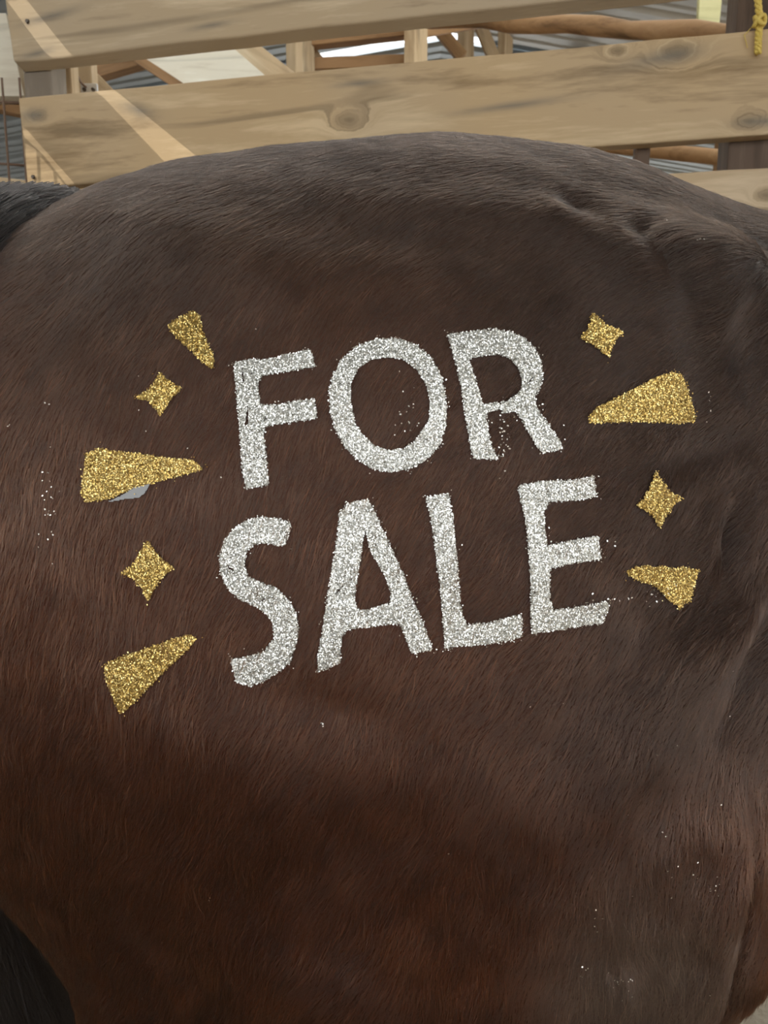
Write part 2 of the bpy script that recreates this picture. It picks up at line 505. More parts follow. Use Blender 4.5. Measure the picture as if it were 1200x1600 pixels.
def horse_field(X, Y, Z):
    x1 = X[:, 0, 0].astype(float)
    xt = np.clip(x1, TORSO[0, 0], TORSO[-1, 0])
    zt, zb, hw = (spline(TORSO[:, 0], TORSO[:, k], xt)[:, None, None] for k in (1, 2, 3))
    over = np.abs(x1 - xt)[:, None, None]
    hw = np.maximum(hw, 0.02)
    zc, hz = (zt + zb) / 2, np.maximum((zt - zb) / 2, 0.02)
    ay, az = np.abs(Y) / hw, np.abs(Z - zc) / hz
    ex = np.where(Z > zc, np.interp(x1, [-0.32, -0.14], [1.90, 2.35])[:, None, None], 2.35)
    rho = (ay**ex + az**ex)**(1 / ex)
    D = (rho - 1) * np.minimum(hw, hz) + over
    AY = np.abs(Y)
    # the far hind leg stands a step further back than the near one
    k = np.clip((1.02 - Z) / 0.28, 0, 1); k = k * k * (3 - 2 * k)
    far = np.clip((Y + 0.03) / 0.06, 0, 1)
    XH = X + 0.12 * k * far
    def mir(f, *a, **k):            # both sides at once
        return f(X, AY, Z, *a, **k)
    def hind(f, *a, **k):
        return f(XH, AY, Z, *a, **k)
    # thigh and buttock
    D = smin(D, hind(ellipsoid, (-0.02, 0.135, 1.06), (0.245, 0.125, 0.28), 0.05), 0.06)
    D = smin(D, hind(ellipsoid, (-0.19, 0.110, 1.10), (0.170, 0.105, 0.215), -0.20), 0.06)
    D = smin(D, hind(capsule, (-0.24, 0.105, 1.02), (-0.17, 0.12, 0.80), 0.075, 0.070), 0.05)   # hamstring
    D = smin(D, hind(ellipsoid, (0.085, 0.150, 0.87), (0.150, 0.085, 0.15), -0.35), 0.06)   # stifle
    D = smin(D, hind(capsule, (-0.015, 0.135, 0.87), (-0.225, 0.125, 0.52), 0.192, 0.058, 0.56), 0.05)   # gaskin
    # point of hip and flank fold
    D = smin(D, mir(ellipsoid, (0.180, 0.195, 1.300), (0.050, 0.035, 0.040), 0.5), 0.04)
    D = smin(D, mir(ellipsoid, (0.212, 0.150, 0.91), (0.072, 0.050, 0.12), 0.45), 0.06)
    body = D
    # hind cannon and pastern
    L = hind(capsule, (-0.225, 0.125, 0.55), (-0.235, 0.125, 0.46), 0.052, 0.048, 0.72)
    L = smin(L, hind(capsule, (-0.225, 0.125, 0.46), (-0.195, 0.125, 0.19), 0.036, 0.030, 0.85), 0.03)
    L = smin(L, hind(ellipsoid, (-0.192, 0.125, 0.185), (0.042, 0.038, 0.042)), 0.02)
    L = smin(L, hind(capsule, (-0.19, 0.125, 0.17), (-0.135, 0.125, 0.075), 0.030, 0.036), 0.02)
    # forelegs
    G = mir(capsule, (0.98, 0.130, 1.00), (0.96, 0.125, 0.70), 0.105, 0.080, 0.8)
    G = smin(G, mir(capsule, (0.96, 0.125, 0.70), (0.965, 0.12, 0.45), 0.066, 0.042, 0.85), 0.05)
    G = smin(G, mir(ellipsoid, (0.968, 0.12, 0.43), (0.045, 0.042, 0.05)), 0.03)
    G = smin(G, mir(capsule, (0.965, 0.12, 0.40), (0.965, 0.12, 0.18), 0.030, 0.027, 0.9), 0.03)
    G = smin(G, mir(ellipsoid, (0.962, 0.12, 0.175), (0.038, 0.036, 0.04)), 0.02)
    G = smin(G, mir(capsule, (0.965, 0.12, 0.16), (1.01, 0.12, 0.075), 0.029, 0.036), 0.02)
    # neck and head
    N = capsule(X, Y, Z, (1.02, 0, 1.24), (1.46, 0, 1.60), 0.20, 0.115, 0.52)
    H = capsule(X, Y, Z, (1.50, 0, 1.64), (1.60, 0, 1.50), 0.100, 0.092, 0.72)
    H = smin(H, capsule(X, Y, Z, (1.58, 0, 1.54), (1.83, 0, 1.25), 0.082, 0.055, 0.80), 0.04)
    H = smin(H, ellipsoid(X, Y, Z, (1.845, 0, 1.235), (0.062, 0.052, 0.062)), 0.03)
    H = smin(H, mir(capsule, (1.47, 0.045, 1.70), (1.455, 0.065, 1.82), 0.030, 0.008), 0.015)   # ears
    H = np.maximum(H, -mir(ellipsoid, (1.877, 0.043, 1.255), (0.012, 0.012, 0.016)))            # nostrils
    D = smin(body, L, 0.04)
    D = smin(D, G, 0.07)
    D = smin(D, smin(N, H, 0.05), 0.10)
    return D

def surface_nets(F, org, h):
    s = F < 0
    nx, ny, nz = F.shape
    c = np.zeros((nx-1, ny-1, nz-1), np.int8)
    for i in (0, 1):
        for j in (0, 1):
            for k in (0, 1):
                c += s[i:nx-1+i, j:ny-1+j, k:nz-1+k]
    act = (c > 0) & (c < 8)
    idx = -np.ones(act.shape, np.int64)
    I = np.argwhere(act)
    idx[act] = np.arange(len(I))
    acc = np.zeros((len(I), 3)); cnt = np.zeros(len(I))
    for ax in range(3):
        for a in (0, 1):
            for b in (0, 1):
                o0 = [0, 0, 0]; oth = [q for q in range(3) if q != ax]
                o0[oth[0]], o0[oth[1]] = a, b
                o1 = list(o0); o1[ax] = 1
                f0 = F[tuple((I + o0).T)]; f1 = F[tuple((I + o1).T)]
                m = (f0 < 0) != (f1 < 0)
                t = np.where(m, f0 / np.where(f0 == f1, 1, f0 - f1), 0)
                p = np.tile(np.array(o0, float), (len(I), 1)); p[:, ax] = t
                acc[m] += p[m]; cnt[m] += 1
    V = (I + acc / cnt[:, None]) * h + org
    Q = []
    for ax in range(3):
        u, v = [(1, 2), (2, 0), (0, 1)][ax]
        sl0 = [slice(1, -1)] * 3; sl1 = [slice(1, -1)] * 3
        sl0[ax] = slice(0, -1); sl1[ax] = slice(1, None)
        diff = s[tuple(sl0)] != s[tuple(sl1)]
        E = np.argwhere(diff)
        base = np.ones(3, int); base[ax] = 0
        E = E + base
        ins = s[tuple(E.T)]
        eu = np.zeros(3, int); eu[u] = 1
        ev = np.zeros(3, int); ev[v] = 1
        q = np.stack([idx[tuple((E - eu - ev).T)], idx[tuple((E - ev).T)], idx[tuple(E.T)], idx[tuple((E - eu).T)]], 1)
        q[~ins] = q[~ins][:, ::-1]
        Q.append(q)
    return V, np.concatenate(Q)

def horse_surface(h=0.010):
    lo = np.array([-0.52, -0.34, 0.02]); hi = np.array([1.96, 0.34, 1.90])
    n = ((hi - lo) / h).astype(int) + 1
    X, Y, Z = np.meshgrid(*[(lo[k] + h * np.arange(n[k])).astype(np.float32) for k in range(3)], indexing='ij')
    return surface_nets(horse_field(X, Y, Z), lo, h)
# ------------------------------------------------------------------ horse: skin mesh
def lerp_field(ctrl, P, sig):
    """gaussian-weighted blend of control values over (x, z)"""
    C = np.array([c[:2] for c in ctrl]); W = np.zeros(len(P)); A = np.zeros(len(P)); B = np.zeros(len(P))
    for (cx, cz, ang) in ctrl:
        g = np.exp(-((P[:, 0] - cx)**2 + (P[:, 2] - cz)**2) / (2 * sig * sig)) + 1e-9
        W += g; A += g * math.cos(ang); B += g * math.sin(ang)
    return np.arctan2(B, A)

V0, Q0 = horse_surface(0.010)
me0 = pydata('horse_coarse', V0, Q0)
tmp = bpy.data.objects.new('horse_coarse', me0); COL.objects.link(tmp)
sm = tmp.modifiers.new('smooth', 'SMOOTH'); sm.factor = 0.5; sm.iterations = 4
sb = tmp.modifiers.new('sub', 'SUBSURF'); sb.levels = 1
dg = bpy.context.evaluated_depsgraph_get()
ev = tmp.evaluated_get(dg).to_mesh()
nv = len(ev.vertices)
HV = np.empty(nv * 3, np.float32); ev.vertices.foreach_get('co', HV); HV = HV.reshape(-1, 3).astype(float)
HN = np.empty(nv * 3, np.float32); ev.vertices.foreach_get('normal', HN); HN = HN.reshape(-1, 3).astype(float)
HQ = np.empty(len(ev.polygons) * 4, np.int32); ev.loops.foreach_get('vertex_index', HQ); HQ = HQ.reshape(-1, 4)
bpy.data.objects.remove(tmp); bpy.data.meshes.remove(me0)

bvh = BVHTree.FromPolygons((HV + HC).tolist(), HQ.tolist())
def hit(px, py):
    d = Vector(ray(px, py)); h = bvh.ray_cast(Vector(CAM), d)
    if h[0] is None: return None
    return np.array(h[0]) - HC, np.array(h[1])

# relief of bone, muscle and skin folds: (px, py, radius across, radius along, tilt deg, height m)
RELIEF = [
    (1000, 385, 70, 45, 20, 0.0055), (1010, 352, 24, 9, -24, -0.0055), (1038, 395, 13, 36, -25, -0.0065), (1075, 470, 26, 60, -28, -0.006),
    (905, 322, 18, 11, 20, -0.0045), (880, 330, 30, 16, 10, 0.002), (950, 320, 26, 12, 10, 0.0012), (1120, 440, 60, 40, -15, 0.006),
    (1085, 560, 26, 60, -20, -0.005), (1180, 520, 30, 46, 0, -0.010), (1150, 625, 40, 40, 0, 0.004), (1140, 690, 60, 18, -15, -0.006),
    (1120, 780, 80, 130, 0, -0.010), (1158, 850, 7, 26, 8, -0.011), (1178, 850, 12, 50, 8, 0.004), (1130, 835, 14, 50, 8, 0.003),
    (1085, 1020, 70, 30, -35, 0.007), (1190, 1050, 30, 80, 18, -0.015), (1140, 1000, 26, 60, 35, 0.007),
    (1030, 1150, 36, 120, 38, 0.006), (960, 1060, 30, 110, 48, -0.004), (1110, 1180, 30, 90, 25, -0.004),
    (1125, 1440, 28, 130, 3, 0.009), (1158, 1450, 7, 110, -1, -0.009), (1180, 1330, 26, 60, 30, 0.006), (1120, 1290, 40, 30, 0, 0.004),
    (1090, 1500, 18, 60, 15, -0.003), (975, 1545, 14, 30, -25, 0.004), (968, 1540, 5, 34, -22, -0.004),
    (510, 1105, 80, 30, 5, -0.003), (420, 1180, 150, 70, 10, 0.004), (760, 1250, 120, 90, 20, 0.004), (560, 1330, 90, 140, -12, -0.004),
    (700, 860, 60, 50, 0, 0.002), (620, 690, 60, 30, 20, -0.003), (600, 620, 45, 45, 0, 0.002),
    (110, 420, 40, 120, 30, -0.004), (300, 380, 120, 40, 20, 0.003), (560, 360, 160, 26, 8, -0.003), (760, 330, 150, 30, 5, 0.003),
]
disp = np.zeros(len(HV))
near = HV[:, 1] < 0.02
for (px, py, ra, rl, tilt, amp) in RELIEF:
    h = hit(px, py)
    if h is None: continue
    c = h[0]
    s = c[1] + HC[1]                       # depth: pixels to metres
    k = s / F_PX * 1.05
    dx, dz = HV[:, 0] - c[0], HV[:, 2] - c[2]
    a = R(tilt)
    u = dx * math.cos(a) - dz * math.sin(a)
    v = dx * math.sin(a) + dz * math.cos(a)
    g = np.exp(-0.5 * ((u / (ra * k))**2 + (v / (rl * k))**2))
    disp += np.where(near, g * amp, 0)
def waves(P, f, ph):
    a = np.sin(P @ np.array([f, 0.7 * f, 0.4 * f]) + ph + 1.7 * np.sin(P[:, 2] * f * 0.8))
    b = np.sin(P @ np.array([-0.3 * f, 0.6 * f, 1.1 * f]) + 2 * ph + 1.3 * np.sin(P[:, 0] * f * 0.9 + 1))
    return a * b
disp += waves(HV, 17, 0.3) * 0.0018 + waves(HV, 52, 1.1) * 0.0006
HV = HV + HN * disp[:, None]

horse = empty('horse', HC)
tag(horse, 'dark bay horse seen from its right side, FOR SALE in glitter on its rump', 'horse')

def coat_ramp(t, zz, sep):
    nd = t.n('MapRange'); t.set(nd, 0, zz)
    nd.inputs[1].default_value, nd.inputs[2].default_value = 0.3, 1.55
    base = t.ramp(nd.outputs[0], [(0.10, (0.012, 0.007, 0.005)), (0.30, (0.036, 0.0110, 0.0038)), (0.52, (0.046, 0.0140, 0.0050)),
                                  (0.66, (0.064, 0.0220, 0.0092)), (0.76, (0.060, 0.0250, 0.0130)), (0.84, (0.042, 0.0225, 0.0142)), (0.95, (0.0195, 0.0160, 0.0150))])
    # darker, greyer coat towards loin and flank
    fx = t.n('MapRange', interpolation_type='SMOOTHSTEP'); t.set(fx, 0, t.math('ADD', sep.outputs[0], t.math('MULTIPLY', t.math('SUBTRACT', t.noise(sep.inputs[0].links[0].from_socket, 6.0, 2.0), 0.5), 0.12)))
    fx.inputs[1].default_value, fx.inputs[2].default_value = 0.0, 0.20
    fz = t.n('MapRange', interpolation_type='SMOOTHSTEP'); t.set(fz, 0, sep.outputs[2])
    fz.inputs[1].default_value, fz.inputs[2].default_value = 0.92, 1.06
    base = t.mix(t.math('MULTIPLY', t.math('MULTIPLY', fx.outputs[0], fz.outputs[0]), 0.8), base, (0.026, 0.0155, 0.0108))
    rd = t.math('MULTIPLY', t.math('SUBTRACT', t.noise(sep.inputs[0].links[0].from_socket, 13.0, 3.0, 0.6), 0.50, True), 4.0, True)
    base = t.mix(t.math('MULTIPLY', rd, t.math('SUBTRACT', 1.0, fz.outputs[0])), base, (0.080, 0.026, 0.010))
    # sheen over the stifle, put into the colour as lighter, greyer hair
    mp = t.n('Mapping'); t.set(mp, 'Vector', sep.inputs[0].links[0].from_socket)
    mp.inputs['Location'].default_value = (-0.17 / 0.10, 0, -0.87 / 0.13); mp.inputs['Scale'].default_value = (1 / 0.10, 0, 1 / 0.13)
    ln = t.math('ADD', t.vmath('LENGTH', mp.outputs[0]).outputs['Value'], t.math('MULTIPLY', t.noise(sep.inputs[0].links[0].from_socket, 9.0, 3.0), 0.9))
    sheen = t.n('MapRange', interpolation_type='SMOOTHSTEP'); t.set(sheen, 0, ln)
    sheen.inputs[1].default_value, sheen.inputs[2].default_value = 1.55, 0.55
    sheen.inputs[3].default_value, sheen.inputs[4].default_value = 0.0, 0.7
    return t.mix(sheen.outputs[0], base, (0.105, 0.074, 0.058))

t = NT('horse_skin')
vec = t.coords()
sep = t.n('SeparateXYZ'); t.set(sep, 0, vec)
wob = t.noise(vec, 4.0, 3.0, 0.5)
zz = t.math('ADD', sep.outputs[2], t.math('MULTIPLY', t.math('SUBTRACT', wob, 0.5), 0.20))
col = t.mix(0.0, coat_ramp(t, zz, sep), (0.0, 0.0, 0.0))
t.bsdf(col, 0.6, 0, t.noise(t.coords((30, 30, 30)), 30, 3), 0.001, 0.3, 0.3)
M_SKIN = t.m

t = NT('horse_coat')
ga = t.n('Attribute', attribute_name='root'); ga.attribute_type = 'GEOMETRY'
tn = t.n('Attribute', attribute_name='tone'); tn.attribute_type = 'GEOMETRY'
sep = t.n('SeparateXYZ'); t.set(sep, 0, ga.outputs['Vector'])
wob = t.noise(ga.outputs['Vector'], 4.0, 3.0, 0.5)
zz = t.math('ADD', sep.outputs[2], t.math('MULTIPLY', t.math('SUBTRACT', wob, 0.5), 0.20))
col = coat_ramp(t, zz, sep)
vm = t.vmath('SCALE', col); t.set(vm, 'Scale', tn.outputs['Fac'])
HAIRC = vm.outputs[0]
hb = t.n('BsdfHairPrincipled')
hb.parametrization = 'COLOR'
t.set(hb, 'Color', HAIRC)
hb.inputs['IOR'].default_value = 1.46
hb.inputs['Roughness'].default_value = 0.30
hb.inputs['Radial Roughness'].default_value = 0.6
hb.inputs['Coat'].default_value = 0.0
t.t.links.new(hb.outputs[0], t.out.inputs[0])
M_HAIR = t.m

body_me = pydata('body', HV, HQ)
body = link('body', body_me, M_SKIN, horse, True)
bvh = BVHTree.FromPolygons((HV + HC).tolist(), HQ.tolist())

# ------------------------------------------------------------------ coat: short hair lying along the body
GROOM_PX = [(100, 330, 40), (400, 300, 35), (750, 260, 24), (1000, 290, 12), (1150, 360, 8), (200, 500, 66), (500, 450, 55), (800, 430, 45),
            (1000, 450, 38), (1150, 500, 20), (100, 800, 76), (300, 700, 73), (450, 650, 66), (600, 650, 62), (800, 650, 50), (950, 750, 45),
            (1100, 750, 38), (1150, 900, 45), (300, 1000, 73), (500, 1100, 60), (700, 1050, 52), (900, 1000, 38), (1050, 1000, 36), (1100, 1150, 55),
            (900, 1150, 66), (600, 1250, 66), (950, 1300, 84), (1000, 1450, 90), (1150, 1450, 82), (300, 1300, 66), (100, 1400, 70), (500, 1500, 62), (700, 1400, 76)]
GROOM = []
for (px, py, a) in GROOM_PX:
    h = hit(px, py)
    if h is not None: GROOM.append((h[0][0], h[0][2], R(a)))
GROOM += [(0.6, 1.33, R(5)), (0.6, 1.1, R(25)), (0.6, 0.85, R(20)), (1.0, 1.3, R(40)), (1.0, 1.0, R(60)), (1.0, 0.5, R(88)), (-0.2, 0.4, R(88)),
          (1.5, 1.5, R(40)), (-0.42, 1.1, R(85)), (0.0, 0.6, R(70))]

tris = np.concatenate([HQ[:, [0, 1, 2]], HQ[:, [0, 2, 3]]])
P0, P1, P2 = HV[tris[:, 0]], HV[tris[:, 1]], HV[tris[:, 2]]
cr = np.cross(P1 - P0, P2 - P0)
area = np.linalg.norm(cr, axis=1) / 2
cent = (P0 + P1 + P2) / 3
nrm = cr / (2 * area[:, None] + 1e-12)
# the rump, flank and near side that can be seen carry the dense coat
wgt = np.full(len(tris), 0.03)
fade = np.interp(cent[:, 0], [0.34, 0.55, 0.85, 1.05], [1.0, 0.38, 0.22, 0.05])
seen = (cent[:, 0] > -0.45) & (cent[:, 0] < 1.05) & (cent[:, 2] > 0.70) & (cent[:, 1] < 0.05)
wgt[seen] = fade[seen]
N_HAIR = 740000
pr = area * wgt; pr /= pr.sum()
r_ = np.random.default_rng(11)
ti = r_.choice(len(tris), N_HAIR, p=pr)
u, v = r_.random(N_HAIR), r_.random(N_HAIR)
fl = u + v > 1; u[fl], v[fl] = 1 - u[fl], 1 - v[fl]
root = P0[ti] + (P1[ti] - P0[ti]) * u[:, None] + (P2[ti] - P0[ti]) * v[:, None]
VN = np.empty(len(body_me.vertices) * 3, np.float32); body_me.vertices.foreach_get('normal', VN); VN = VN.reshape(-1, 3)
rn = VN[tris[ti, 0]] * (1 - u - v)[:, None] + VN[tris[ti, 1]] * u[:, None] + VN[tris[ti, 2]] * v[:, None]
rn /= np.linalg.norm(rn, axis=1)[:, None] + 1e-9
wl = wgt[ti]

def hash01(*k):
    h = np.zeros(len(k[0]), np.uint64)
    for i, q in enumerate(k):
        h = (h * np.uint64(73856093)) ^ (q.astype(np.int64).astype(np.uint64) * np.uint64([2654435761, 40503, 97531, 12289][i]))
    h ^= h >> np.uint64(13); h *= np.uint64(0x9E3779B1); h ^= h >> np.uint64(17)
    return (h % np.uint64(100003)).astype(float) / 100003.0

def flow(P, N, ang):
    d = np.stack([-np.cos(ang), np.zeros(len(ang)), -np.sin(ang)], 1)
    d -= N * (d * N).sum(1)[:, None]
    return d / (np.linalg.norm(d, axis=1)[:, None] + 1e-9)

ang = lerp_field(GROOM, root, 0.055)
# low swirls, then locks: hairs that share a long thin cell lean together
sw = 0.22 * np.sin(root[:, 0] * 47 + 3 * np.sin(root[:, 2] * 23)) * np.sin(root[:, 2] * 39 + 1.3) + 0.10 * np.sin(root[:, 0] * 131 + root[:, 2] * 97)
ang = ang + sw * np.interp(root[:, 2], [1.0, 1.3], [1.0, 0.45])
s1 = root[:, 0] * np.cos(ang) + root[:, 2] * np.sin(ang)
s2 = -root[:, 0] * np.sin(ang) + root[:, 2] * np.cos(ang)
c1 = hash01(np.floor(s1 / 0.016), np.floor(s2 / 0.0028 + 0.6 * np.sin(s1 * 300)))
c2 = hash01(np.floor(s1 / 0.011 + 0.37), np.floor(s2 / 0.0013), np.floor(s1 * 3))
ang = ang + ((c1 - 0.5) * 0.26 + (c2 - 0.5) * 0.16 + r_.normal(0, 0.09, N_HAIR)) * np.interp(root[:, 2], [1.10, 1.32], [1.0, 0.6])
dirv = flow(root, rn, ang)
length = (0.0100 + 0.008 * r_.random(N_HAIR)) * (0.8 + 0.5 * c1) * np.where(wl < 0.1, 2.0, 1.0) * np.interp(root[:, 2], [0.95, 1.25], [1.0, 0.62])
lift = np.abs(r_.normal(0.05, 0.06, N_HAIR)) + 0.06 * (c1 > 0.85) + 0.03 * c2
lift *= np.interp(root[:, 2], [1.10, 1.32], [1.0, 0.45])
blot = waves(root, 95, 0.7) + 0.7 * waves(root, 190, 2.1)
tone = (0.66 + 0.62 * c1**1.4 + 0.28 * (c2 - 0.4)) * (1 + 0.20 * blot) + r_.normal(0, 0.08, N_HAIR)
tone = np.where(r_.random(N_HAIR) < 0.04 + 0.16 * (c1 > 0.9), tone * 2.2, tone)  # stray lighter hairs; in some locks they are sheen glints painted in
tone = np.clip(tone, 0.3, 3.2)
npt = 4
ss = np.linspace(0, 1, npt)
bend = flow(root, rn, ang + R(90)) * (r_.normal(0, 0.10, N_HAIR))[:, None]
pts = np.empty((N_HAIR, npt, 3), np.float32)
for i, s in enumerate(ss):
    up = 0.00018 + length * lift * (s - 0.42 * s * s) * 1.25
    pts[:, i] = root + dirv * (length * s)[:, None] + bend * (length * s * s)[:, None] + rn * up[:, None]
rad = np.empty((N_HAIR, npt), np.float32)
thick = (0.00010 + 0.00008 * r_.random(N_HAIR)) * np.interp(wl, [0.03, 0.08, 0.25, 0.5, 1.0], [3.0, 2.4, 1.6, 1.25, 1.0])
for i, s in enumerate(ss):
    rad[:, i] = thick * (1.0 - 0.85 * s * s)

def hair_object(name, pts, rad, mat, parent, tone=None, root=None):
    n, k, _ = pts.shape
    cu = bpy.data.hair_curves.new(name)
    cu.add_curves([k] * n)
    cu.points.foreach_set('position', np.ascontiguousarray(pts, np.float32).ravel())
    at_ = cu.attributes.get('radius') or cu.attributes.new('radius', 'FLOAT', 'POINT')
    at_.data.foreach_set('value', np.ascontiguousarray(rad, np.float32).ravel())
    if tone is not None:
        a = cu.attributes.new('tone', 'FLOAT', 'CURVE'); a.data.foreach_set('value', tone.astype(np.float32))
    if root is not None:
        a = cu.attributes.new('root', 'FLOAT_VECTOR', 'CURVE'); a.data.foreach_set('vector', root.astype(np.float32).ravel())
    cu.materials.append(mat)
    o = bpy.data.objects.new(name, cu)
    COL.objects.link(o)
    o.parent = parent
    return o
# ------------------------------------------------------------------ glitter lettering and marks on the coat
def Z(ox, oy, k, pts): return [(ox + x * k, oy + y * k) for x, y in pts]
K1 = 280 / 1200
SHAPES = []          # name, label, metal, outline, holes, extra slits
SHAPES.append(('glitter_letter', 'silver glitter letter F', 's', Z(340, 500, K1, [(115,295),(235,268),(300,275),(480,232),(625,205),(640,250),(655,318),(500,340),(300,375),(275,420),(285,560),(300,575),(400,575),(520,550),(650,530),(660,600),(665,660),(480,685),(320,715),(310,760),(325,900),(345,1100),(280,1115),(200,1130),(175,1040),(165,900),(150,700),(135,500),(120,380)]),
    [Z(340, 500, K1, [(164,320),(172,320),(186,410),(176,430),(164,380)]), Z(340, 500, K1, [(203,560),(210,600),(212,690),(190,740),(186,700),(194,640)]), Z(340, 500, K1, [(330,635),(322,690),(308,690)])]))
SHAPES.append(('glitter_letter', 'silver glitter letter O', 's', [(515,615),(520,590),(533,565),(557,543),(590,531),(620,530),(650,541),(675,563),(690,592),(697,630),(696,665),(687,695),(668,717),(640,733),(610,738),(585,734),(560,720),(540,700),(525,672),(517,645)],
    [[(548,625),(549,600),(560,577),(580,563),(605,559),(630,563),(652,580),(667,605),(672,630),(671,655),(660,672),(648,690),(630,702),(605,704),(585,697),(567,680),(555,660)]]))
SHAPES.append(('glitter_letter', 'silver glitter letter R in the word FOR', 's', Z(620, 490, K1, [(335,145),(540,125),(660,112),(760,130),(850,170),(920,240),(960,320),(970,410),(960,490),(915,560),(930,640),(1000,730),(1070,840),(1108,905),(975,935),(935,890),(880,800),(820,690),(800,660),(700,665),(690,640),(660,650),(595,665),(600,740),(620,860),(650,930),(665,975),(510,970),(490,880),(460,700),(430,500),(390,320)]),
    [Z(620, 490, K1, [(480,310),(560,290),(680,275),(760,310),(815,380),(835,450),(830,520),(770,565),(690,615),(670,600),(570,610),(545,520),(510,400)]), Z(620, 490, K1, [(860,470),(915,420),(900,450),(865,490)])]))
K2 = 350 / 1200
SHAPES.append(('glitter_letter', 'silver glitter letter S', 's', Z(330, 760, K2, [(430,195),(400,310),(370,318),(300,300),(230,310),(190,350),(180,420),(200,480),(260,510),(350,545),(420,610),(455,680),(470,760),(455,850),(420,940),(350,1000),(270,1045),(210,1065),(135,1040),(110,925),(210,905),(290,880),(340,810),(335,730),(300,680),(240,640),(150,600),(90,540),(55,460),(50,370),(75,290),(130,220),(200,180),(270,162),(360,172)]),
    [Z(330, 760, K2, [(90,420),(130,440),(118,450),(92,436)]), Z(330, 760, K2, [(305,575),(280,615),(268,612)])]))
SHAPES.append(('glitter_letter', 'silver glitter letter A', 's', Z(330, 760, K2, [(735,90),(840,68),(875,140),(920,230),(970,340),(1030,470),(1080,610),(1130,720),(1185,870),(1075,890),(1040,800),(1010,730),(900,740),(730,760),(700,800),(690,940),(640,965),(570,990),(575,900),(605,730),(625,600),(645,470),(670,330),(685,200),(690,140)]),
    [Z(330, 760, K2, [(830,230),(812,290),(800,380),(785,480),(768,600),(785,655),(830,660),(960,620),(965,570),(930,470),(880,390),(850,330)]), Z(330, 760, K2, [(725,510),(690,560),(660,580),(690,540)])]))
K3 = 320 / 1200
SHAPES.append(('glitter_letter', 'silver glitter letter L', 's', Z(650, 720, K3, [(58,215),(190,195),(210,320),(230,500),(245,700),(265,900),(300,960),(420,945),(610,895),(615,1025),(560,1045),(400,1070),(220,1085),(170,1105),(155,900),(135,680),(110,470),(80,310)]), []))
SHAPES.append(('glitter_letter', 'silver glitter letter E', 's', Z(650, 720, K3, [(598,145),(760,120),(900,115),(1035,95),(1050,210),(920,230),(770,240),(745,300),(750,400),(765,500),(900,470),(1060,440),(1075,575),(900,600),(780,625),(775,700),(780,800),(795,870),(900,860),(1010,840),(1110,820),(1120,850),(1085,945),(950,965),(800,990),(675,1005),(668,900),(670,700),(655,500),(640,350),(615,250)]), []))
K4 = 230 / 1115
SHAPES.append(('glitter_ray', 'small gold glitter ray pointing at the top of letter F', 'g', Z(120, 470, K4, [(700,195),(750,150),(830,115),(895,85),(940,120),(955,230),(990,320),(1030,400),(1045,460),(1025,520),(980,490),(880,400),(780,300),(710,230)]), []))
SHAPES.append(('glitter_star', 'gold glitter four-pointed star left of letter F', 'g', Z(120, 470, K4, [(635,550),(690,600),(740,635),(800,665),(740,730),(690,790),(640,880),(600,820),(550,760),(450,733),(530,695),(580,650),(610,600)]), []))
SHAPES.append(('glitter_ray', 'long gold glitter ray below the foot of letter F', 'g', Z(120, 470, K4, [(80,1160),(180,1118),(300,1140),(500,1165),(700,1195),(880,1210),(960,1275),(850,1310),(700,1345),(560,1385),(440,1410),(340,1460),(250,1500),(75,1525),(45,1450),(60,1330),(75,1230)]), []))
K5 = 190 / 1013
SHAPES.append(('glitter_star', 'gold glitter four-pointed star left of letter S', 'g', Z(140, 830, K5, [(485,70),(530,130),(580,200),(640,260),(715,298),(640,350),(580,420),(540,490),(498,575),(465,530),(440,460),(380,400),(330,365),(270,345),(330,310),(390,250),(430,170)]), []))
SHAPES.append(('glitter_ray', 'gold glitter ray pointing at the foot of letter S', 'g', Z(140, 830, K5, [(130,1110),(190,1080),(320,1025),(450,985),(600,930),(720,885),(850,858),(895,890),(820,980),(740,1060),(640,1150),(560,1240),(460,1330),(380,1420),(310,1480),(270,1515),(230,1440),(190,1330),(145,1230)]), []))
K6 = 220 / 1200
SHAPES.append(('glitter_star', 'gold glitter four-pointed star right of letter R', 'g', Z(890, 470, K6, [(200,108),(240,160),(320,215),(400,250),(455,268),(390,330),(355,390),(340,440),(328,485),(260,430),(180,370),(88,320),(140,265),(170,200),(180,130)]), []))
SHAPES.append(('glitter_ray', 'broad gold glitter ray right of letter R', 'g', Z(890, 470, K6, [(155,1040),(165,970),(230,910),(330,860),(450,800),(580,735),(700,670),(810,618),(870,610),(930,625),(960,680),(990,760),(1020,850),(1050,980),(1045,1030),(900,1050),(800,1035),(680,1040),(560,1030),(400,1035),(270,1040)]), []))
SHAPES.append(('glitter_star', 'gold glitter four-pointed star right of letter E', 'g', Z(960, 720, 0.15, [(415,112),(450,170),(500,250),(570,330),(690,385),(610,450),(550,530),(500,610),(455,700),(410,620),(380,560),(300,510),(212,460),(290,390),(340,310),(380,200)]), []))
SHAPES.append(('glitter_ray', 'small ragged gold glitter ray right of the foot of letter E', 'g', Z(960, 720, 0.15, [(100,1155),(200,1100),(340,1085),(400,1110),(480,1090),(600,1120),(700,1105),(870,1135),(830,1240),(800,1350),(780,1450),(720,1480),(655,1550),(640,1490),(570,1470),(500,1390),(450,1330),(380,1290),(250,1250),(160,1200)]), []))

def inside(poly, X, Y):
    r = np.zeros(len(X), bool)
    n = len(poly)
    for i in range(n):
        x0, y0 = poly[i]; x1, y1 = poly[(i + 1) % n]
        c = ((y0 > Y) != (y1 > Y))
        if y0 == y1: continue
        r ^= c & (X < (x1 - x0) * (Y - y0) / (y1 - y0) + x0)
    return r

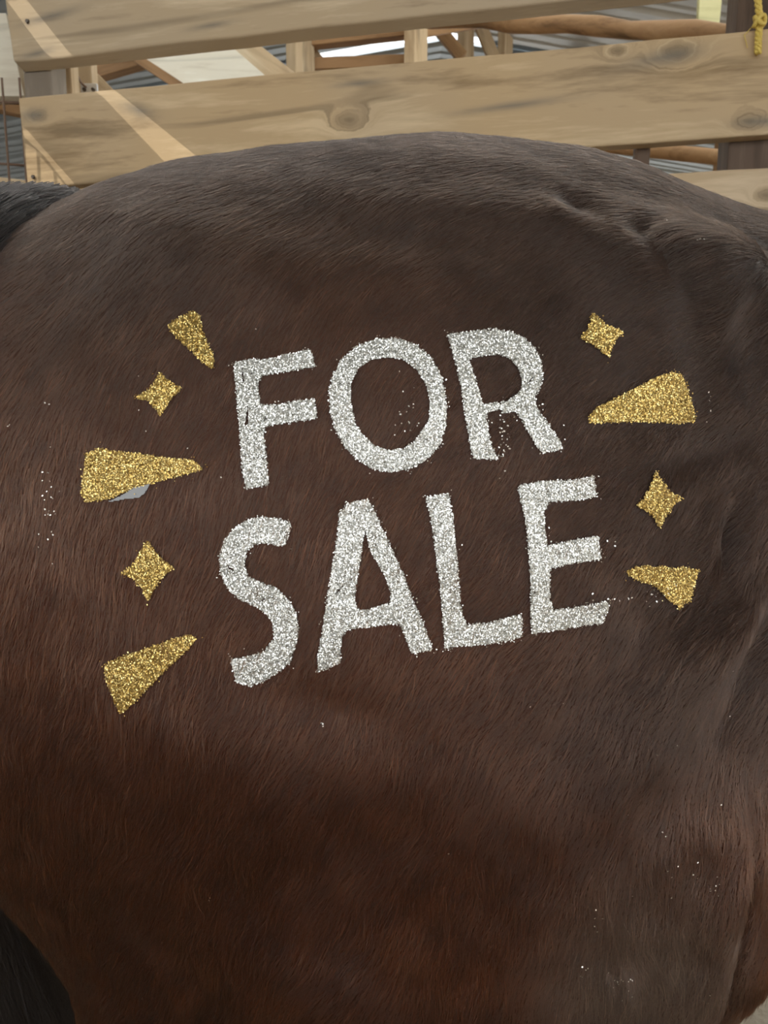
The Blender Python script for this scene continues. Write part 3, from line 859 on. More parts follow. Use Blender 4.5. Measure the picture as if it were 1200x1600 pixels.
# surface points and normals on a lattice over the painted side of the rump, found on the body itself
GX, GY, GS = np.arange(96, 1136, 4.0), np.arange(460, 1140, 4.0), 4.0
LP = np.zeros((len(GX), len(GY), 3)); LN = np.zeros((len(GX), len(GY), 3))
for i, x in enumerate(GX):
    for j, y in enumerate(GY):
        h = hit(x, y)
        LP[i, j], LN[i, j] = h
def on_skin(x, y):
    fx = np.clip((x - GX[0]) / GS, 0, len(GX) - 1.001); fy = np.clip((y - GY[0]) / GS, 0, len(GY) - 1.001)
    i, j = fx.astype(int), fy.astype(int); a, b = (fx - i)[:, None], (fy - j)[:, None]
    def bl(L): return L[i, j] * (1-a) * (1-b) + L[i+1, j] * a * (1-b) + L[i, j+1] * (1-a) * b + L[i+1, j+1] * a * b
    n = bl(LN)
    return bl(LP), n / np.linalg.norm(n, axis=1)[:, None]

def glitter_mat(name, cols, rough):
    t = NT(name)
    g = t.n('NewGeometry')
    c = t.ramp(g.outputs['Random Per Island'], cols)
    t.bsdf(c, rough, 1.0)
    return t.m
M_SILVER = glitter_mat('silver_glitter', [(0.0, (0.66, 0.64, 0.58)), (0.5, (0.88, 0.865, 0.80)), (1.0, (0.99, 0.98, 0.95))], 0.36)
M_GOLD = glitter_mat('gold_glitter', [(0.0, (0.52, 0.34, 0.10)), (0.5, (0.82, 0.56, 0.17)), (1.0, (0.99, 0.82, 0.36))], 0.33)
t = NT('silver_paint'); t.bsdf((0.52, 0.51, 0.47), 0.5, 0.5); M_SPAINT = t.m
t = NT('gold_paint'); t.bsdf((0.42, 0.29, 0.09), 0.45, 0.6); M_GPAINT = t.m
t = NT('white_glue'); t.bsdf((0.30, 0.30, 0.30), 0.4); M_GLUE = t.m

def flakes(P, N, size, tilt, lift, r):
    """small hexagon-ish foil flakes lying on the hair, each tipped its own way"""
    n = len(P)
    nn = N + r.normal(0, tilt, (n, 3)); nn /= np.linalg.norm(nn, axis=1)[:, None]
    a = np.cross(nn, r.normal(0, 1, (n, 3))); a /= np.linalg.norm(a, axis=1)[:, None]
    b = np.cross(nn, a)
    c = P + N * lift[:, None]
    V = np.empty((n, 4, 3))
    asp = 0.7 + 0.5 * r.random(n)
    for k, (sa, sb) in enumerate(((1, 0.15), (0.1, 1), (-1, -0.2), (-0.15, -1))):
        V[:, k] = c + a * (sa * size)[:, None] + b * (sb * size * asp)[:, None]
    return V.reshape(-1, 3), np.arange(n * 4).reshape(-1, 4)

painted = np.zeros(N_HAIR, bool)
hpx, hpy = project(root + HC)
for (nm, lab, kind, poly, holes) in SHAPES:
    r = np.random.default_rng(sum(map(ord, lab)))
    pa = np.array(poly)
    x0, y0 = pa.min(0) - 4; x1, y1 = pa.max(0) + 4
    bb = (hpx > x0) & (hpx < x1) & (hpy > y0) & (hpy < y1) & (root[:, 1] < 0)
    ix = np.where(bb)[0]
    m = inside(poly, hpx[ix], hpy[ix])
    for h in holes: m &= ~inside(h, hpx[ix], hpy[ix])
    painted[ix[m]] = True
    # soaked paint layer under the flakes
    gx = np.arange(x0, x1, 2.0); gy = np.arange(y0, y1, 2.0)
    XX, YY = np.meshgrid(gx, gy, indexing='ij')
    ce = inside(poly, XX.ravel() + r.normal(0, 0.9, XX.size) + 1, YY.ravel() + r.normal(0, 0.9, XX.size) + 1)
    for h in holes: ce &= ~inside(h, XX.ravel() + 1, YY.ravel() + 1)
    ce = ce.reshape(XX.shape)
    ce &= r.random(ce.shape) > 0.02
    I, J = np.where(ce[:-1, :-1])
    vid = -np.ones(XX.shape, int)
    corners = [(I, J), (I + 1, J), (I + 1, J + 1), (I, J + 1)]
    for (a, b) in corners: vid[a, b] = 0
    use = np.where(vid == 0); vid[use] = np.arange(len(use[0]))
    PP, PN = on_skin(XX[use], YY[use])
    Vb = PP + PN * (0.0011 + 0.0002 * r.random(len(PP)))[:, None]
    Qb = np.stack([vid[a, b] for a, b in corners], 1)
    # flakes
    area_px = ce.sum() * 4.0
    nf = int(area_px / 4.0 * 2.2)
    fx = r.uniform(x0, x1, nf * 6); fy = r.uniform(y0, y1, nf * 6)
    jx, jy = r.normal(0, 1.1, len(fx)), r.normal(0, 1.1, len(fx))
    ok = inside(poly, fx + jx, fy + jy)
    for h in holes: ok &= ~inside(h, fx + jx * 0.6, fy + jy * 0.6)
    ok = np.where(ok)[0][:nf]
    # a few that missed the stencil
    st = r.integers(0, len(pa), nf // 180)
    sx = np.concatenate([fx[ok], pa[st, 0] + r.normal(0, 4.5, len(st))]); sy = np.concatenate([fy[ok], pa[st, 1] + r.normal(0, 4.5, len(st))])
    FP, FN = on_skin(sx, sy)
    size = (0.00030 + 0.00026 * r.random(len(FP)))
    Vf, Qf = flakes(FP, FN, size, 0.30, 0.0013 + 0.0009 * r.random(len(FP)), r)
    me = pydata(nm, np.concatenate([Vb, Vf]), np.concatenate([Qb, Qf + len(Vb)]))
    o = link(nm, me, [M_SPAINT, M_SILVER] if kind == 's' else [M_GPAINT, M_GOLD], horse)
    mi = np.zeros(len(me.polygons), np.int32); mi[len(Qb):] = 1
    me.polygons.foreach_set('material_index', mi)
    o['label'] = lab

# loose flakes caught in the coat: (px, py, spread x, spread y, count, metal)
LOOSE = [(82, 800, 10, 40, 26), (16, 665, 3, 3, 3), (75, 632, 3, 3, 2), (972, 1535, 12, 16, 14), (908, 1520, 8, 6, 5), (931, 1438, 4, 30, 5), (1117, 1388, 8, 10, 7),
         (1075, 1358, 16, 8, 6), (505, 1131, 3, 3, 4), (1045, 345, 3, 3, 2), (1093, 378, 6, 3, 3), (1110, 636, 6, 16, 6), (1105, 1560, 4, 10, 3), (1125, 1260, 2, 3, 2),
         (300, 640, 160, 90, 8), (900, 1300, 160, 120, 14), (330, 1403, 2, 2, 2), (640, 660, 16, 24, 22), (950, 935, 20, 8, 10), (1020, 930, 22, 10, 16), (785, 680, 5, 30, 40), (905, 850, 40, 8, 16)]
lx, ly = [], []
for (a, b, sx, sy, n) in LOOSE:
    lx += list(rng.normal(a, sx, n)); ly += list(rng.normal(b, sy, n))
P, N = [], []
for a, b in zip(lx, ly):
    h = hit(a, b)
    if h is not None: P.append(h[0]); N.append(h[1])
P, N = np.array(P), np.array(N)
Vf, Qf = flakes(P, N, 0.00040 + 0.00025 * rng.random(len(P)), 0.25, 0.0013 + 0.0006 * rng.random(len(P)), rng)
o = link('loose_glitter', pydata('loose_glitter', Vf, Qf), M_SILVER, horse)
o['kind'] = 'stuff'; o['label'] = 'stray silver glitter flakes caught in the coat'

# smear of white stencil glue under the long gold ray
poly = Z(120, 470, K4, [(235,1525),(340,1478),(440,1415),(560,1383),(548,1415),(520,1455),(480,1492),(380,1500),(300,1515)])
pa = np.array(poly); gx = np.arange(pa[:, 0].min(), pa[:, 0].max() + 1.5, 1.5); gy = np.arange(pa[:, 1].min(), pa[:, 1].max() + 1.5, 1.5)
XX, YY = np.meshgrid(gx, gy, indexing='ij')
ce = inside(poly, XX.ravel() + .7, YY.ravel() + .7).reshape(XX.shape)
I, J = np.where(ce[:-1, :-1]); vid = -np.ones(XX.shape, int)
corners = [(I, J), (I + 1, J), (I + 1, J + 1), (I, J + 1)]
for (a, b) in corners: vid[a, b] = 0
use = np.where(vid == 0); vid[use] = np.arange(len(use[0]))
PP, PN = on_skin(XX[use], YY[use])
o = link('glue_smear', pydata('glue_smear', PP + PN * 0.0012, np.stack([vid[a, b] for a, b in corners], 1)), M_GLUE, horse, True)
o['label'] = 'white glue smear under the long gold ray'

# coat hair, left out where the paint has soaked it flat
keep = ~painted
coat = hair_object('coat', pts[keep], rad[keep], M_HAIR, horse, tone[keep], root[keep])
coat['kind'] = 'stuff'
coat['label'] = 'short glossy dark brown coat hair'
# ------------------------------------------------------------------ tail
TAILP = [(-0.190, -0.020, 1.378), (-0.250, -0.075, 1.362), (-0.288, -0.125, 1.322), (-0.322, -0.155, 1.255), (-0.358, -0.155, 1.17), (-0.405, -0.125, 1.08), (-0.405, -0.07, 0.95), (-0.388, -0.03, 0.84)]
TAILR = [0.014, 0.036, 0.050, 0.050, 0.044, 0.030, 0.020, 0.008]
tk = np.linspace(0, 1, len(TAILP)); ts = np.linspace(0, 1, 40)
tp = np.stack([spline(tk, np.array([p[k] for p in TAILP]), ts) for k in range(3)], 1); tr = spline(tk, np.array(TAILR), ts)
t = NT('tail_hair')
hb = t.n('BsdfHairPrincipled'); hb.parametrization = 'COLOR'
hb.inputs['Color'].default_value = (0.014, 0.011, 0.010, 1); hb.inputs['Roughness'].default_value = 0.35
t.t.links.new(hb.outputs[0], t.out.inputs[0]); M_TAILHAIR = t.m
t = NT('tail_skin'); t.bsdf((0.010, 0.009, 0.008), 0.6); M_TAILSKIN = t.m
tail = link('tail', tube_mesh('tail', [tuple(p) for p in tp], list(tr), 14), M_TAILSKIN, horse, True)
tail['label'] = 'black tail hanging at the left edge'
nT = 20000
r_t = np.random.default_rng(5)
s0 = np.clip(r_t.random(nT)**1.5 * 0.96, 0, 0.95); th = r_t.uniform(0, 2 * math.pi, nT)
fi = s0 * 39; i0 = fi.astype(int); fr = (fi - i0)[:, None]
cp = tp[i0] * (1 - fr) + tp[np.minimum(i0 + 1, 39)] * fr
tg = tp[np.minimum(i0 + 1, 39)] - tp[np.maximum(i0 - 1, 0)]; tg /= np.linalg.norm(tg, axis=1)[:, None]
A = np.cross(tg, np.array([0, 1.0, 0])); A /= np.linalg.norm(A, axis=1)[:, None]
B = np.cross(tg, A)
rn_t = A * np.cos(th)[:, None] + B * np.sin(th)[:, None]
rr = np.interp(s0, ts, tr)
start = cp + rn_t * (rr * 1.01 + 0.004 * r_t.random(nT))[:, None]
Lh = np.interp(s0, [0, 0.15, 0.4, 1], [0.10, 0.30, 0.55, 0.65]) * r_t.uniform(0.7, 1.15, nT)
K = 9
tpts = np.empty((nT, K, 3)); p = start.copy(); d = tg + rn_t * (0.08 + 0.25 * s0 * r_t.random(nT))[:, None] + r_t.normal(0, 0.05, (nT, 3))
tpts[:, 0] = p
for k in range(1, K):
    f_ = np.clip(s0 + (k * Lh / (K - 1)) / 0.75, 0, 1) * 39; j0 = f_.astype(int)
    tloc = tp[np.minimum(j0 + 1, 39)] - tp[np.maximum(j0 - 1, 0)]; tloc /= np.linalg.norm(tloc, axis=1)[:, None]
    d = d * 0.5 + tloc * (f_ < 38)[:, None] + np.array([0, 0, -0.15]) + r_t.normal(0, 0.03, (nT, 3))
    d /= np.linalg.norm(d, axis=1)[:, None]
    p = p + d * (Lh / (K - 1))[:, None]; tpts[:, k] = p
trad = np.repeat(np.linspace(0.00030, 0.00010, K)[None], nT, 0)
th_o = hair_object('tail_hair', tpts, trad, M_TAILHAIR, tail)
th_o['kind'] = 'stuff'

# mane, eyes, hooves: seen only from further round the horse
t = NT('hoof_horn'); t.bsdf((0.05, 0.04, 0.033), 0.5); M_HOOF = t.m
def hoof(x, y):
    bm = bmesh.new()
    rings = [(0.0, 0.062, 0.030), (0.03, 0.056, 0.022), (0.06, 0.049, 0.012), (0.085, 0.042, 0.0)]
    prev = None
    for (z, rr_, fx) in rings:
        vs_ = [bm.verts.new((x + fx + rr_ * math.cos(a), y + rr_ * 0.92 * math.sin(a), z)) for a in [2 * math.pi * k / 16 for k in range(16)]]
        if prev:
            for k in range(16): bm.faces.new((prev[k], prev[(k + 1) % 16], vs_[(k + 1) % 16], vs_[k]))
        else: bm.faces.new(vs_[::-1])
        prev = vs_
    bm.faces.new(prev)
    me = bpy.data.meshes.new('hoof'); bm.to_mesh(me); bm.free()
    return link('hoof', me, M_HOOF, horse, True)
for (x, y) in ((-0.135, -0.125), (-0.255, 0.125), (1.01, -0.12), (1.01, 0.12)): hoof(x, y)
nM = 2600
mx_ = r_t.random(nM)
mb = np.stack([1.10 + 0.36 * mx_, r_t.normal(0, 0.008, nM), 1.452 + 0.285 * mx_], 1)
mpts = np.empty((nM, 6, 3)); p = mb; d = np.stack([r_t.normal(-0.2, 0.15, nM), r_t.normal(-0.35, 0.1, nM), np.full(nM, 0.5)], 1)
mpts[:, 0] = p
for k in range(1, 6):
    d = d + np.array([0, -0.22, -0.42]); d /= np.linalg.norm(d, axis=1)[:, None]
    p = p + d * 0.045; mpts[:, k] = p
m_o = hair_object('mane', mpts, np.repeat(np.linspace(0.0006, 0.0002, 6)[None], nM, 0), M_TAILHAIR, horse); m_o['kind'] = 'stuff'
t = NT('eye'); t.bsdf((0.01, 0.007, 0.005), 0.08); M_EYE = t.m
for s in (-1, 1):
    bm = bmesh.new(); bmesh.ops.create_uvsphere(bm, u_segments=16, v_segments=10, radius=0.02)
    for v_ in bm.verts: v_.co = v_.co + Vector((1.605, s * 0.058, 1.565))
    me = bpy.data.meshes.new('eye'); bm.to_mesh(me); bm.free(); link('eye', me, M_EYE, horse, True)

# ------------------------------------------------------------------ stall fence behind the horse
def fence_hit(px, py, off=0.0):
    """along-fence distance and height where a pixel's ray meets the fence plane"""
    d = Vector(ray(px, py)); o_ = Vector(CAM)
    p0_ = Vector((0, FY, 0)) + FNRM * off
    k = (p0_ - o_).dot(FNRM) / d.dot(FNRM)
    h = o_ + d * k
    return (h - p0_).dot(FDIR), h.z
fence = empty('stall_fence', (0, FY, 0), -FA)
tag(fence, 'tan plank stall fence with wide horizontal rails behind the horse', 'fence')
RT = 0.028
def rail(u0, u1, z0, z1, name_mat, seed, wob=0.003, wane=0.0, cut=0.0, z0b=None, z1b=None):
    """rail from u0 to u1; heights may differ a little at the far end"""
    me = box_mesh('rail', u1 - u0, RT, 1.0, 60, 0, 0.0, seed)
    nverts = len(me.vertices)
    co = np.empty(nverts * 3, np.float32); me.vertices.foreach_get('co', co); co = co.reshape(-1, 3)
    zb, zt_ = (z0b if z0b is not None else z0), (z1b if z1b is not None else z1)
    f = co[:, 0] / (u1 - u0)
    lo, hi = z0 + (zb - z0) * f, z1 + (zt_ - z1) * f
    top = co[:, 2] > 0
    nn = np.array([mnoise.noise(Vector((x * 4.0 + seed * 7.3, 3.7 if tp_ else -3.7, seed * 1.9))) + 0.4 * mnoise.noise(Vector((x * 17.0, 9.1 if tp_ else 2.2, seed))) for x, tp_ in zip(co[:, 0], top)])
    if wane:                       # bark-side lower edge wanders and slopes off
        wv_ = np.array([mnoise.noise(Vector((x * 5.0 + seed, 1.1, 0))) for x in co[:, 0]])
        lo = lo + np.where(co[:, 1] < 0, 0.006 + wane * (0.5 + wv_), wane * 0.4 * wv_)
    z = np.where(top, hi + nn * wob, lo + nn * wob)
    mid = (z0 + z1) / 2
    co[:, 2] = z - mid
    co[:, 1] += np.array([mnoise.noise(Vector((x * 1.3 + seed * 3, 0.5, 0.2))) for x in co[:, 0]]) * 0.004
    if cut: co[:, 0] += np.where(co[:, 0] < 0.01, -cut * co[:, 2], 0)
    me.vertices.foreach_set('co', co.ravel()); me.update()
    o = link('rail', me, name_mat, fence)
    bv = o.modifiers.new('bevel', 'BEVEL'); bv.width = 0.003; bv.segments = 2; bv.limit_method = 'ANGLE'
    o.location = (u0, 0, mid)
    return o
def uz(px, py): return fence_hit(px, py, -RT / 2)
U_END = 2.6
# top rail
uL, zL = uz(18, 105); uR, zR = uz(900, 8)
sl = (zR - zL) / (uR - uL)
def top_loc(px, py):
    u_, z_ = uz(px, py)
    return u_ - uL, z_ - (zL + 0.075)
M_RAIL_A = wood_mat('rail_wood_top', (0.27, 0.19, 0.115), (0.50, 0.375, 0.235), (0.66, 0.52, 0.345), 0.2, [(*top_loc(80, 26), 0.0055, 9.0, R(7)), (*top_loc(58, 84), 0.005, 6.0, R(8)), (*top_loc(330, 40), 0.004, 8.0, R(3)), (0.42, 0.03, 0.008)], seed=11.3)
rail(uL, U_END, zL, zL + 0.15, M_RAIL_A, 1.0, 0.002, 0.006, 0.08, zL + sl * (U_END - uL), zL + 0.15 + sl * (U_END - uL))
# second rail
uL2, zt2 = uz(29, 151); _, zb2 = uz(46, 293)
uR2, ztr = uz(1190, 46); _, zbr = uz(1190, 211)
s_t = (ztr - zt2) / (uR2 - uL2); s_b = (zbr - zb2) / (uR2 - uL2)
ku, kz = uz(545, 188); k2u, k2z = uz(1058, 82); k3u, k3z = uz(60, 180); k4u, k4z = uz(1170, 190); k5u, k5z = uz(965, 80)
mid2 = (zb2 + zt2) / 2
M_RAIL_B = wood_mat('rail_wood_second', (0.28, 0.185, 0.092), (0.54, 0.380, 0.212), (0.70, 0.52, 0.31), 0.15,
                    [(ku - uL2, kz - mid2, 0.013), (k2u - uL2, k2z - mid2, 0.015), (k3u - uL2, k3z - mid2, 0.008), (k4u - uL2, k4z - mid2, 0.010), (k5u - uL2, k5z - mid2, 0.008)] + [(uz(a, b)[0] - uL2, uz(a, b)[1] - mid2, r_k, as_, tl_) for (a, b, r_k, as_, tl_) in ((50, 180, 0.011, 2.2, 0.0), (215, 172, 0.010, 3.0, -0.3), (1040, 90, 0.010, 5.0, 0.1), (800, 165, 0.005, 14.0, 0.05), (560, 130, 0.004, 8.0, 0.0), (1195, 190, 0.007, 5.0, 0.0))], seed=21.7)
rail(uL2, U_END, zb2, zt2, M_RAIL_B, 2.0, 0.0025, 0.0, 0.04, zb2 + s_b * (U_END - uL2), zt2 + s_t * (U_END - uL2))
# third rail: only its right part shows over the croup
uR3, zt3 = uz(1060, 269); _, zt3b = uz(1195, 264)
kq, kqz = uz(1198, 305)
M_RAIL_C = wood_mat('rail_wood_third', (0.29, 0.20, 0.11), (0.54, 0.39, 0.235), (0.70, 0.53, 0.345), 0.15, [(kq - uL2, kqz - zt3 + 0.075, 0.008)], seed=31.1)
rail(uL2, U_END, zt3 - 0.15, zt3, M_RAIL_C, 3.0, 0.0025)
for k in range(1, 7):
    zz_ = zt3 - 0.15 - 0.05 - (k - 1) * 0.20
    if zz_ - 0.15 < 0.02: break
    rail(uL2 + 0.01 * (k % 3), U_END, zz_ - 0.15, zz_, M_RAIL, 3.0 + k, 0.0025)
def fpost(px0, px1, py, T, mat, off=0.0, z1=2.15):
    """post behind the rails, its width between two pixel columns"""
    a, _ = fence_hit(px0, py, RT / 2 + off); b_, _ = fence_hit(px1, py, RT / 2 + off)
    me = box_mesh('post', z1, T, b_ - a, 12, 0.002, 0.004, px0)
    o = link('post', me, mat, fence)
    o.rotation_euler = (0, -math.pi / 2, 0)
    o.location = ((a + b_) / 2, RT / 2 + off + T / 2 + 0.001, 0)
    return o
fpost(36, 81, 128, 0.045, M_GREYPOST)
fpost(1152, 1225, 30, 0.09, M_DARKPOST)
sp = fpost(992, 1016, 250, 0.04, M_DARKPOST, 0.0, 0.30)
sp.location.z = zt3 - 0.12; sp.name = 'spacer_block'
# nail heads on the rails
t = NT('nail_head'); t.bsdf((0.10, 0.085, 0.075), 0.5, 0.8); M_NAIL = t.m
bm = bmesh.new(); bmesh.ops.create_cone(bm, segments=10, radius1=0.004, radius2=0.003, depth=0.003, cap_ends=True)
nail_me = bpy.data.meshes.new('nail'); bm.to_mesh(nail_me); bm.free(); nail_me.materials.append(M_NAIL)
for (px, py) in ((44, 34), (53, 277)):
    u_, z_ = uz(px, py)
    o = bpy.data.objects.new('nail', nail_me); COL.objects.link(o); o.parent = fence
    o.rotation_euler = (math.pi / 2, 0, 0); o.location = (u_, -RT / 2 - 0.003, z_)

# pale round-ended post beside the rail ends
def wpt(px, py, Y): return Vector(at(px, py, Y))
def thing_beam(name, lab, cat, p0, p1, T, W, mat, up=(0, 0, 1), roll=0.0, group=None, seed=0):
    o = beam(name, p0, p1, T, W, mat, None, up, roll, 8, 0.002, seed)
    return tag(o, lab, cat, group)

# yellow baling twine tied round the second rail
t = NT('yellow_twine'); c = t.coords((1, 1, 1)); n1 = t.noise(c, 900, 2.0)
t.bsdf(t.ramp(n1, [(0.3, (0.50, 0.33, 0.05)), (0.7, (0.80, 0.60, 0.14))]), 0.6); M_TWINE = t.m
tw = empty('twine'); tag(tw, 'yellow twine knotted and hanging over the second rail at right', 'rope')
def strand(px_pts, off, r0, ph, turns=30):
    P_ = []
    for (px, py) in px_pts:
        u_, z_ = fence_hit(px, py, -RT / 2 - off)
        P_.append(Vector((0, FY, 0)) + FNRM * (-RT / 2 - off) + FDIR * u_ + Vector((0, 0, z_)))
    n_ = 60; L_ = []
    for i in range(n_):
        f_ = i / (n_ - 1) * (len(P_) - 1); a_ = min(int(f_), len(P_) - 2); q = P_[a_].lerp(P_[a_ + 1], f_ - a_)
        an = ph + turns * i / n_
        L_.append(q + FDIR * math.cos(an) * r0 + FNRM * math.sin(an) * r0 * 0.8)
    return L_
for ph in (0, 2.1, 4.2):
    me = tube_mesh('strand', strand([(1187, -60), (1184, 0), (1187, 30), (1185, 60), (1184, 84)], 0.010, 0.0028, ph), 0.0026, 8)
    link('strand', me, M_TWINE, tw, True)
kp = strand([(1187, 33), (1187, 33.5)], 0.012, 0.0, 0)[0]
kn = []
for i in range(40):
    a_ = i / 39 * 4 * math.pi
    kn.append(kp + FDIR * 0.007 * math.cos(a_) + FNRM * 0.005 * math.sin(a_) + Vector((0, 0, 0.006 * math.sin(a_ * 1.5))))
link('knot', tube_mesh('knot', kn, 0.003, 8), M_TWINE, tw, True)
link('frayed_end', tube_mesh('frayed_end', strand([(1190, 36), (1175, 42), (1163, 55), (1168, 75)], 0.004, 0.0, 0), 0.0006, 6), M_TWINE, tw, True)
# ------------------------------------------------------------------ timbers of the barn beyond the fence
def vpost(lab, px, py, Y, T, W, rz, mat, z1=None, group='studs of the barn frame', name='stud', seed=0, z0=0.0):
    """upright 2x6: stands on the floor, reaches the roof; px is the centre of its front edge"""
    p = wpt(px, py, Y)
    z1 = z1 if z1 else roof_z(p.x) - 0.01
    me = box_mesh(name, z1 - z0, T, W, 10, 0.0015, 0.003, seed)
    o = link(name, me, mat)
    # local X up, local Y (T) along depth, local Z (W) across
    M = Matrix(((0, 0, -1, 0), (0, 1, 0, 0), (1, 0, 0, 0), (0, 0, 0, 1)))
    M = Matrix.Rotation(rz, 4, 'Z') @ M
    M.translation = (p.x, p.y, z0)
    o.matrix_basis = M
    return tag(o, lab, 'stud', group if False else None)
vpost('pale stud right of the plywood panel behind the fence', 470, 90, 3.0, 0.14, 0.042, R(-24), M_PINE, seed=1)
vpost('pale stud rising behind the middle of the second rail', 650, 70, 3.0, 0.14, 0.042, R(-22), M_PINE, seed=2)
vpost('narrow far stud right of the middle stud', 728, 60, 4.4, 0.14, 0.042, R(-28), M_PINE, seed=3)
vpost('narrow far stud left of the orange pole', 790, 65, 4.6, 0.14, 0.042, R(-28), M_PINE, seed=4)
vpost('short dim stud under the orange pole', 900, 62, 4.8, 0.09, 0.10, R(10), M_GREYPOST, seed=5)
vpost('brown stud behind the gap over the third rail', 1130, 245, 4.8, 0.09, 0.07, R(10), M_BROWN, seed=6)
vpost('pale stud beside the left fence post', 98, 125, 1.60, 0.09, 0.048, R(12), M_PINE, seed=7, z1=2.3)
vpost('tan stud with a hanging string at the left gap', 133, 115, 1.75, 0.09, 0.040, R(12), M_PINE, seed=8, z1=2.4)
vpost('fluted grey stud in the gap at far right', 1195, 245, 1.75, 0.05, 0.075, R(8), M_GREYPOST, seed=9, z1=2.3)

# header and brace timbers
thing_beam('header_beam', 'tan header beam under the top rail, left stretch', 'beam', wpt(462, 64, 3.06), wpt(660, 42, 3.06), 0.05, 0.062, M_BROWN, seed=11)
thing_beam('header_beam', 'brown beam above the metal roofing in the left gap', 'beam', wpt(110, 124, 2.7), wpt(262, 78, 2.7), 0.05, 0.055, M_BROWN, seed=31)
thing_beam('header_beam', 'tan header beam under the top rail, right stretch', 'beam', wpt(655, 42, 3.12), wpt(830, 18, 4.3), 0.05, 0.075, M_BROWN, seed=12)
thing_beam('tie_beam', 'dark brown tie beam just above the second rail', 'beam', wpt(462, 104, 3.1), wpt(655, 97, 3.1), 0.05, 0.042, M_BROWN, seed=13)
thing_beam('brace', 'thin diagonal brace right of the plywood panel', 'brace', wpt(474, 66, 3.13), wpt(522, 122, 3.13), 0.03, 0.035, M_PINE, seed=14)
thing_beam('brace', 'pale diagonal brace between the two far studs', 'brace', wpt(742, 20, 4.3), wpt(772, 92, 4.3), 0.04, 0.06, M_PINE, seed=15)
thing_beam('brace', 'brown diagonal brace left of the narrow far stud', 'brace', wpt(672, 30, 4.28), wpt(722, 90, 4.28), 0.04, 0.06, M_BROWN, seed=16)
thing_beam('brace', 'tan diagonal plank touching the plywood panel', 'brace', wpt(-60, -268, 2.62), wpt(450, 132, 2.54), 0.03, 0.075, M_PINE, seed=17)
thing_beam('brace', 'timber leaning left of the metal roofing, its pale end showing', 'brace', wpt(140, 116, 1.9), wpt(1300, 1300, 1.9), 0.03, 0.030, M_PINE, seed=19)
pole_o = link('pole', tube_mesh('pole', [wpt(560, 22, 2.35).lerp(wpt(1190, 56, 1.92), k / 14) + Vector((0, 0, 0.004 * math.sin(k * 1.7))) for k in range(15)], [0.022 + 0.002 * math.sin(k * 2.3) for k in range(15)], 14), M_BROWN, None, True)
tag(pole_o, 'orange-brown peeled pole running along behind the top rail', 'pole')
pole2 = link('pole', tube_mesh('pole', [wpt(930, 226, 2.6).lerp(wpt(1240, 258, 2.2), k / 10) for k in range(11)], 0.022, 14), M_BROWN, None, True)
tag(pole2, 'orange-brown pole in the gap above the third rail', 'pole')

# plywood panel: parallelogram with real thickness
def panel(name, lab, cat, quad, Y, th, mat):
    P_ = [wpt(x, y, Yk) for (x, y), Yk in zip(quad, Y)]
    n_ = (P_[1] - P_[0]).cross(P_[3] - P_[0]).normalized()
    if n_.y < 0: n_ = -n_
    V_ = P_ + [q + n_ * th for q in P_]
    me = bpy.data.meshes.new(name)
    me.from_pydata(V_, [], [(0, 1, 2, 3), (7, 6, 5, 4), (0, 4, 5, 1), (1, 5, 6, 2), (2, 6, 7, 3), (3, 7, 4, 0)])
    me.update()
    bm = bmesh.new(); bm.from_mesh(me); bmesh.ops.recalc_face_normals(bm, faces=bm.faces)
    bmesh.ops.bevel(bm, geom=list(bm.edges), offset=0.001, segments=1, affect='EDGES'); bm.to_mesh(me); bm.free()
    return tag(link(name, me, mat), lab, cat)
ply = panel('plywood_panel', 'bright slanted plywood panel seen between the two upper rails', 'plywood', [(150, 45), (330, 45), (440, 140), (300, 140)], [2.5, 2.5, 2.42, 2.42], 0.012, M_PLY)
et = beam('edge_timber', wpt(146, 47, 2.50), wpt(297, 146, 2.42), 0.03, 0.026, M_BROWN, None, seed=18); et.parent = ply
panel('board', 'yellowish board leaning at the top right above the pole', 'board', [(1096, -60), (1134, -60), (1122, 60), (1090, 60)], [2.6, 2.6, 2.6, 2.6], 0.02, M_LIME)
panel('board', 'whitish board end at the left edge beside the rails', 'board', [(-60, 20), (9, 20), (38, 150), (-40, 150)], [1.60, 1.60, 1.57, 1.57], 0.03, M_PLY)
panel('board', 'tan board crossing low in the left gap by the wire', 'board', [(-70, 268), (60, 284), (62, 306), (-70, 292)], [1.9, 1.9, 1.9, 1.9], 0.03, M_PINE)
panel('board', 'short tan board at the bottom of the left gap', 'board', [(-70, 318), (60, 312), (60, 345), (-70, 348)], [1.95, 1.95, 1.95, 1.95], 0.03, M_PINE)
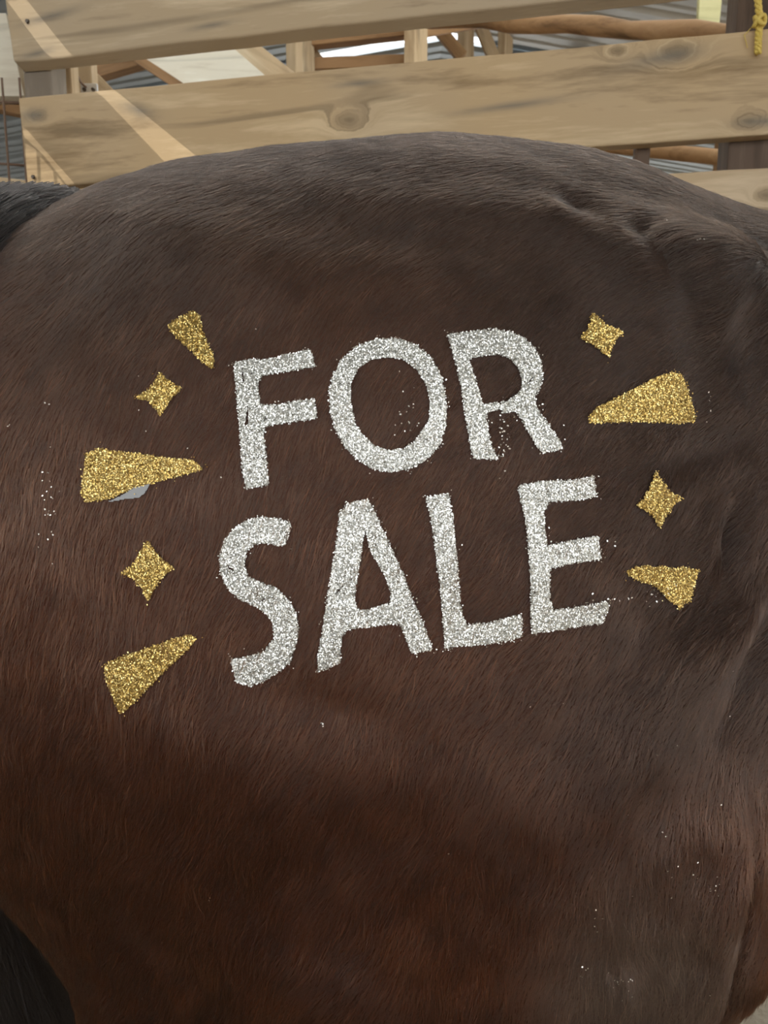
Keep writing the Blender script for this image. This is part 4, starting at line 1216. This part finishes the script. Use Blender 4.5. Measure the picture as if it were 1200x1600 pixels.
panel('board', 'brown board edge under the whitish board', 'board', [(-60, 147), (40, 165), (40, 180), (-60, 160)], [1.6, 1.6, 1.6, 1.6], 0.03, M_BROWN)

# white fitting with two bolt holes on the left stud
fit = empty('bracket', wpt(140, 140, 1.66)); tag(fit, 'small white bracket with two dark bolts on a stud at left', 'bracket')
t = NT('white_bracket'); t.bsdf((0.75, 0.75, 0.76), 0.4); M_WHITE = t.m
me = box_mesh('plate', 0.034, 0.008, 0.022, 1, 0, 0.002); o = link('plate', me, M_WHITE, fit); o.location = (-0.017, 0, 0)
for dx in (-0.009, 0.009):
    bm = bmesh.new(); bmesh.ops.create_cone(bm, segments=12, radius1=0.0038, radius2=0.003, depth=0.006, cap_ends=True)
    me = bpy.data.meshes.new('bolt'); bm.to_mesh(me); bm.free()
    o = link('bolt', me, M_NAIL, fit); o.rotation_euler = (math.pi / 2, 0, 0); o.location = (dx, -0.006, -0.002)
t = NT('brown_string'); t.bsdf((0.22, 0.14, 0.10), 0.8); M_STRING = t.m
tag(link('string', tube_mesh('string', [wpt(117, 92, 1.68), wpt(118, 108, 1.68), wpt(121, 118, 1.67), wpt(126, 128, 1.66), wpt(134, 136, 1.65)], 0.0022, 8), M_STRING, None, True),
    'dark string hanging down to the white bracket', 'string')

# welded wire panel at the left end of the fence
wire = empty('wire_panel', wpt(10, 260, 1.55)); tag(wire, 'rusty welded wire panel beyond the left end of the rails', 'wire mesh')
base = Vector(wire.location)
xs = [-0.42, -0.30, -0.20, -0.10, 0.0, 0.035]; zs = [-0.9, -0.7, -0.5, -0.3, -0.12, 0.0, 0.13, 0.22]
for x in [-0.40 + 0.0335 * k for k in range(15)]:
    link('wire', tube_mesh('wire', [Vector((x, 0, -1.5)), Vector((x + 0.002, 0, 0.16))], 0.0022, 8), M_WIRE, wire, True)
for z in (-1.4, -1.1, -0.8, -0.5, -0.3, -0.14, 0.012, 0.125):
    link('wire', tube_mesh('wire', [Vector((-0.42, 0.003, z + 0.02)), Vector((0.075, 0.003, z - 0.012))], 0.0026, 8), M_WIRE, wire, True)
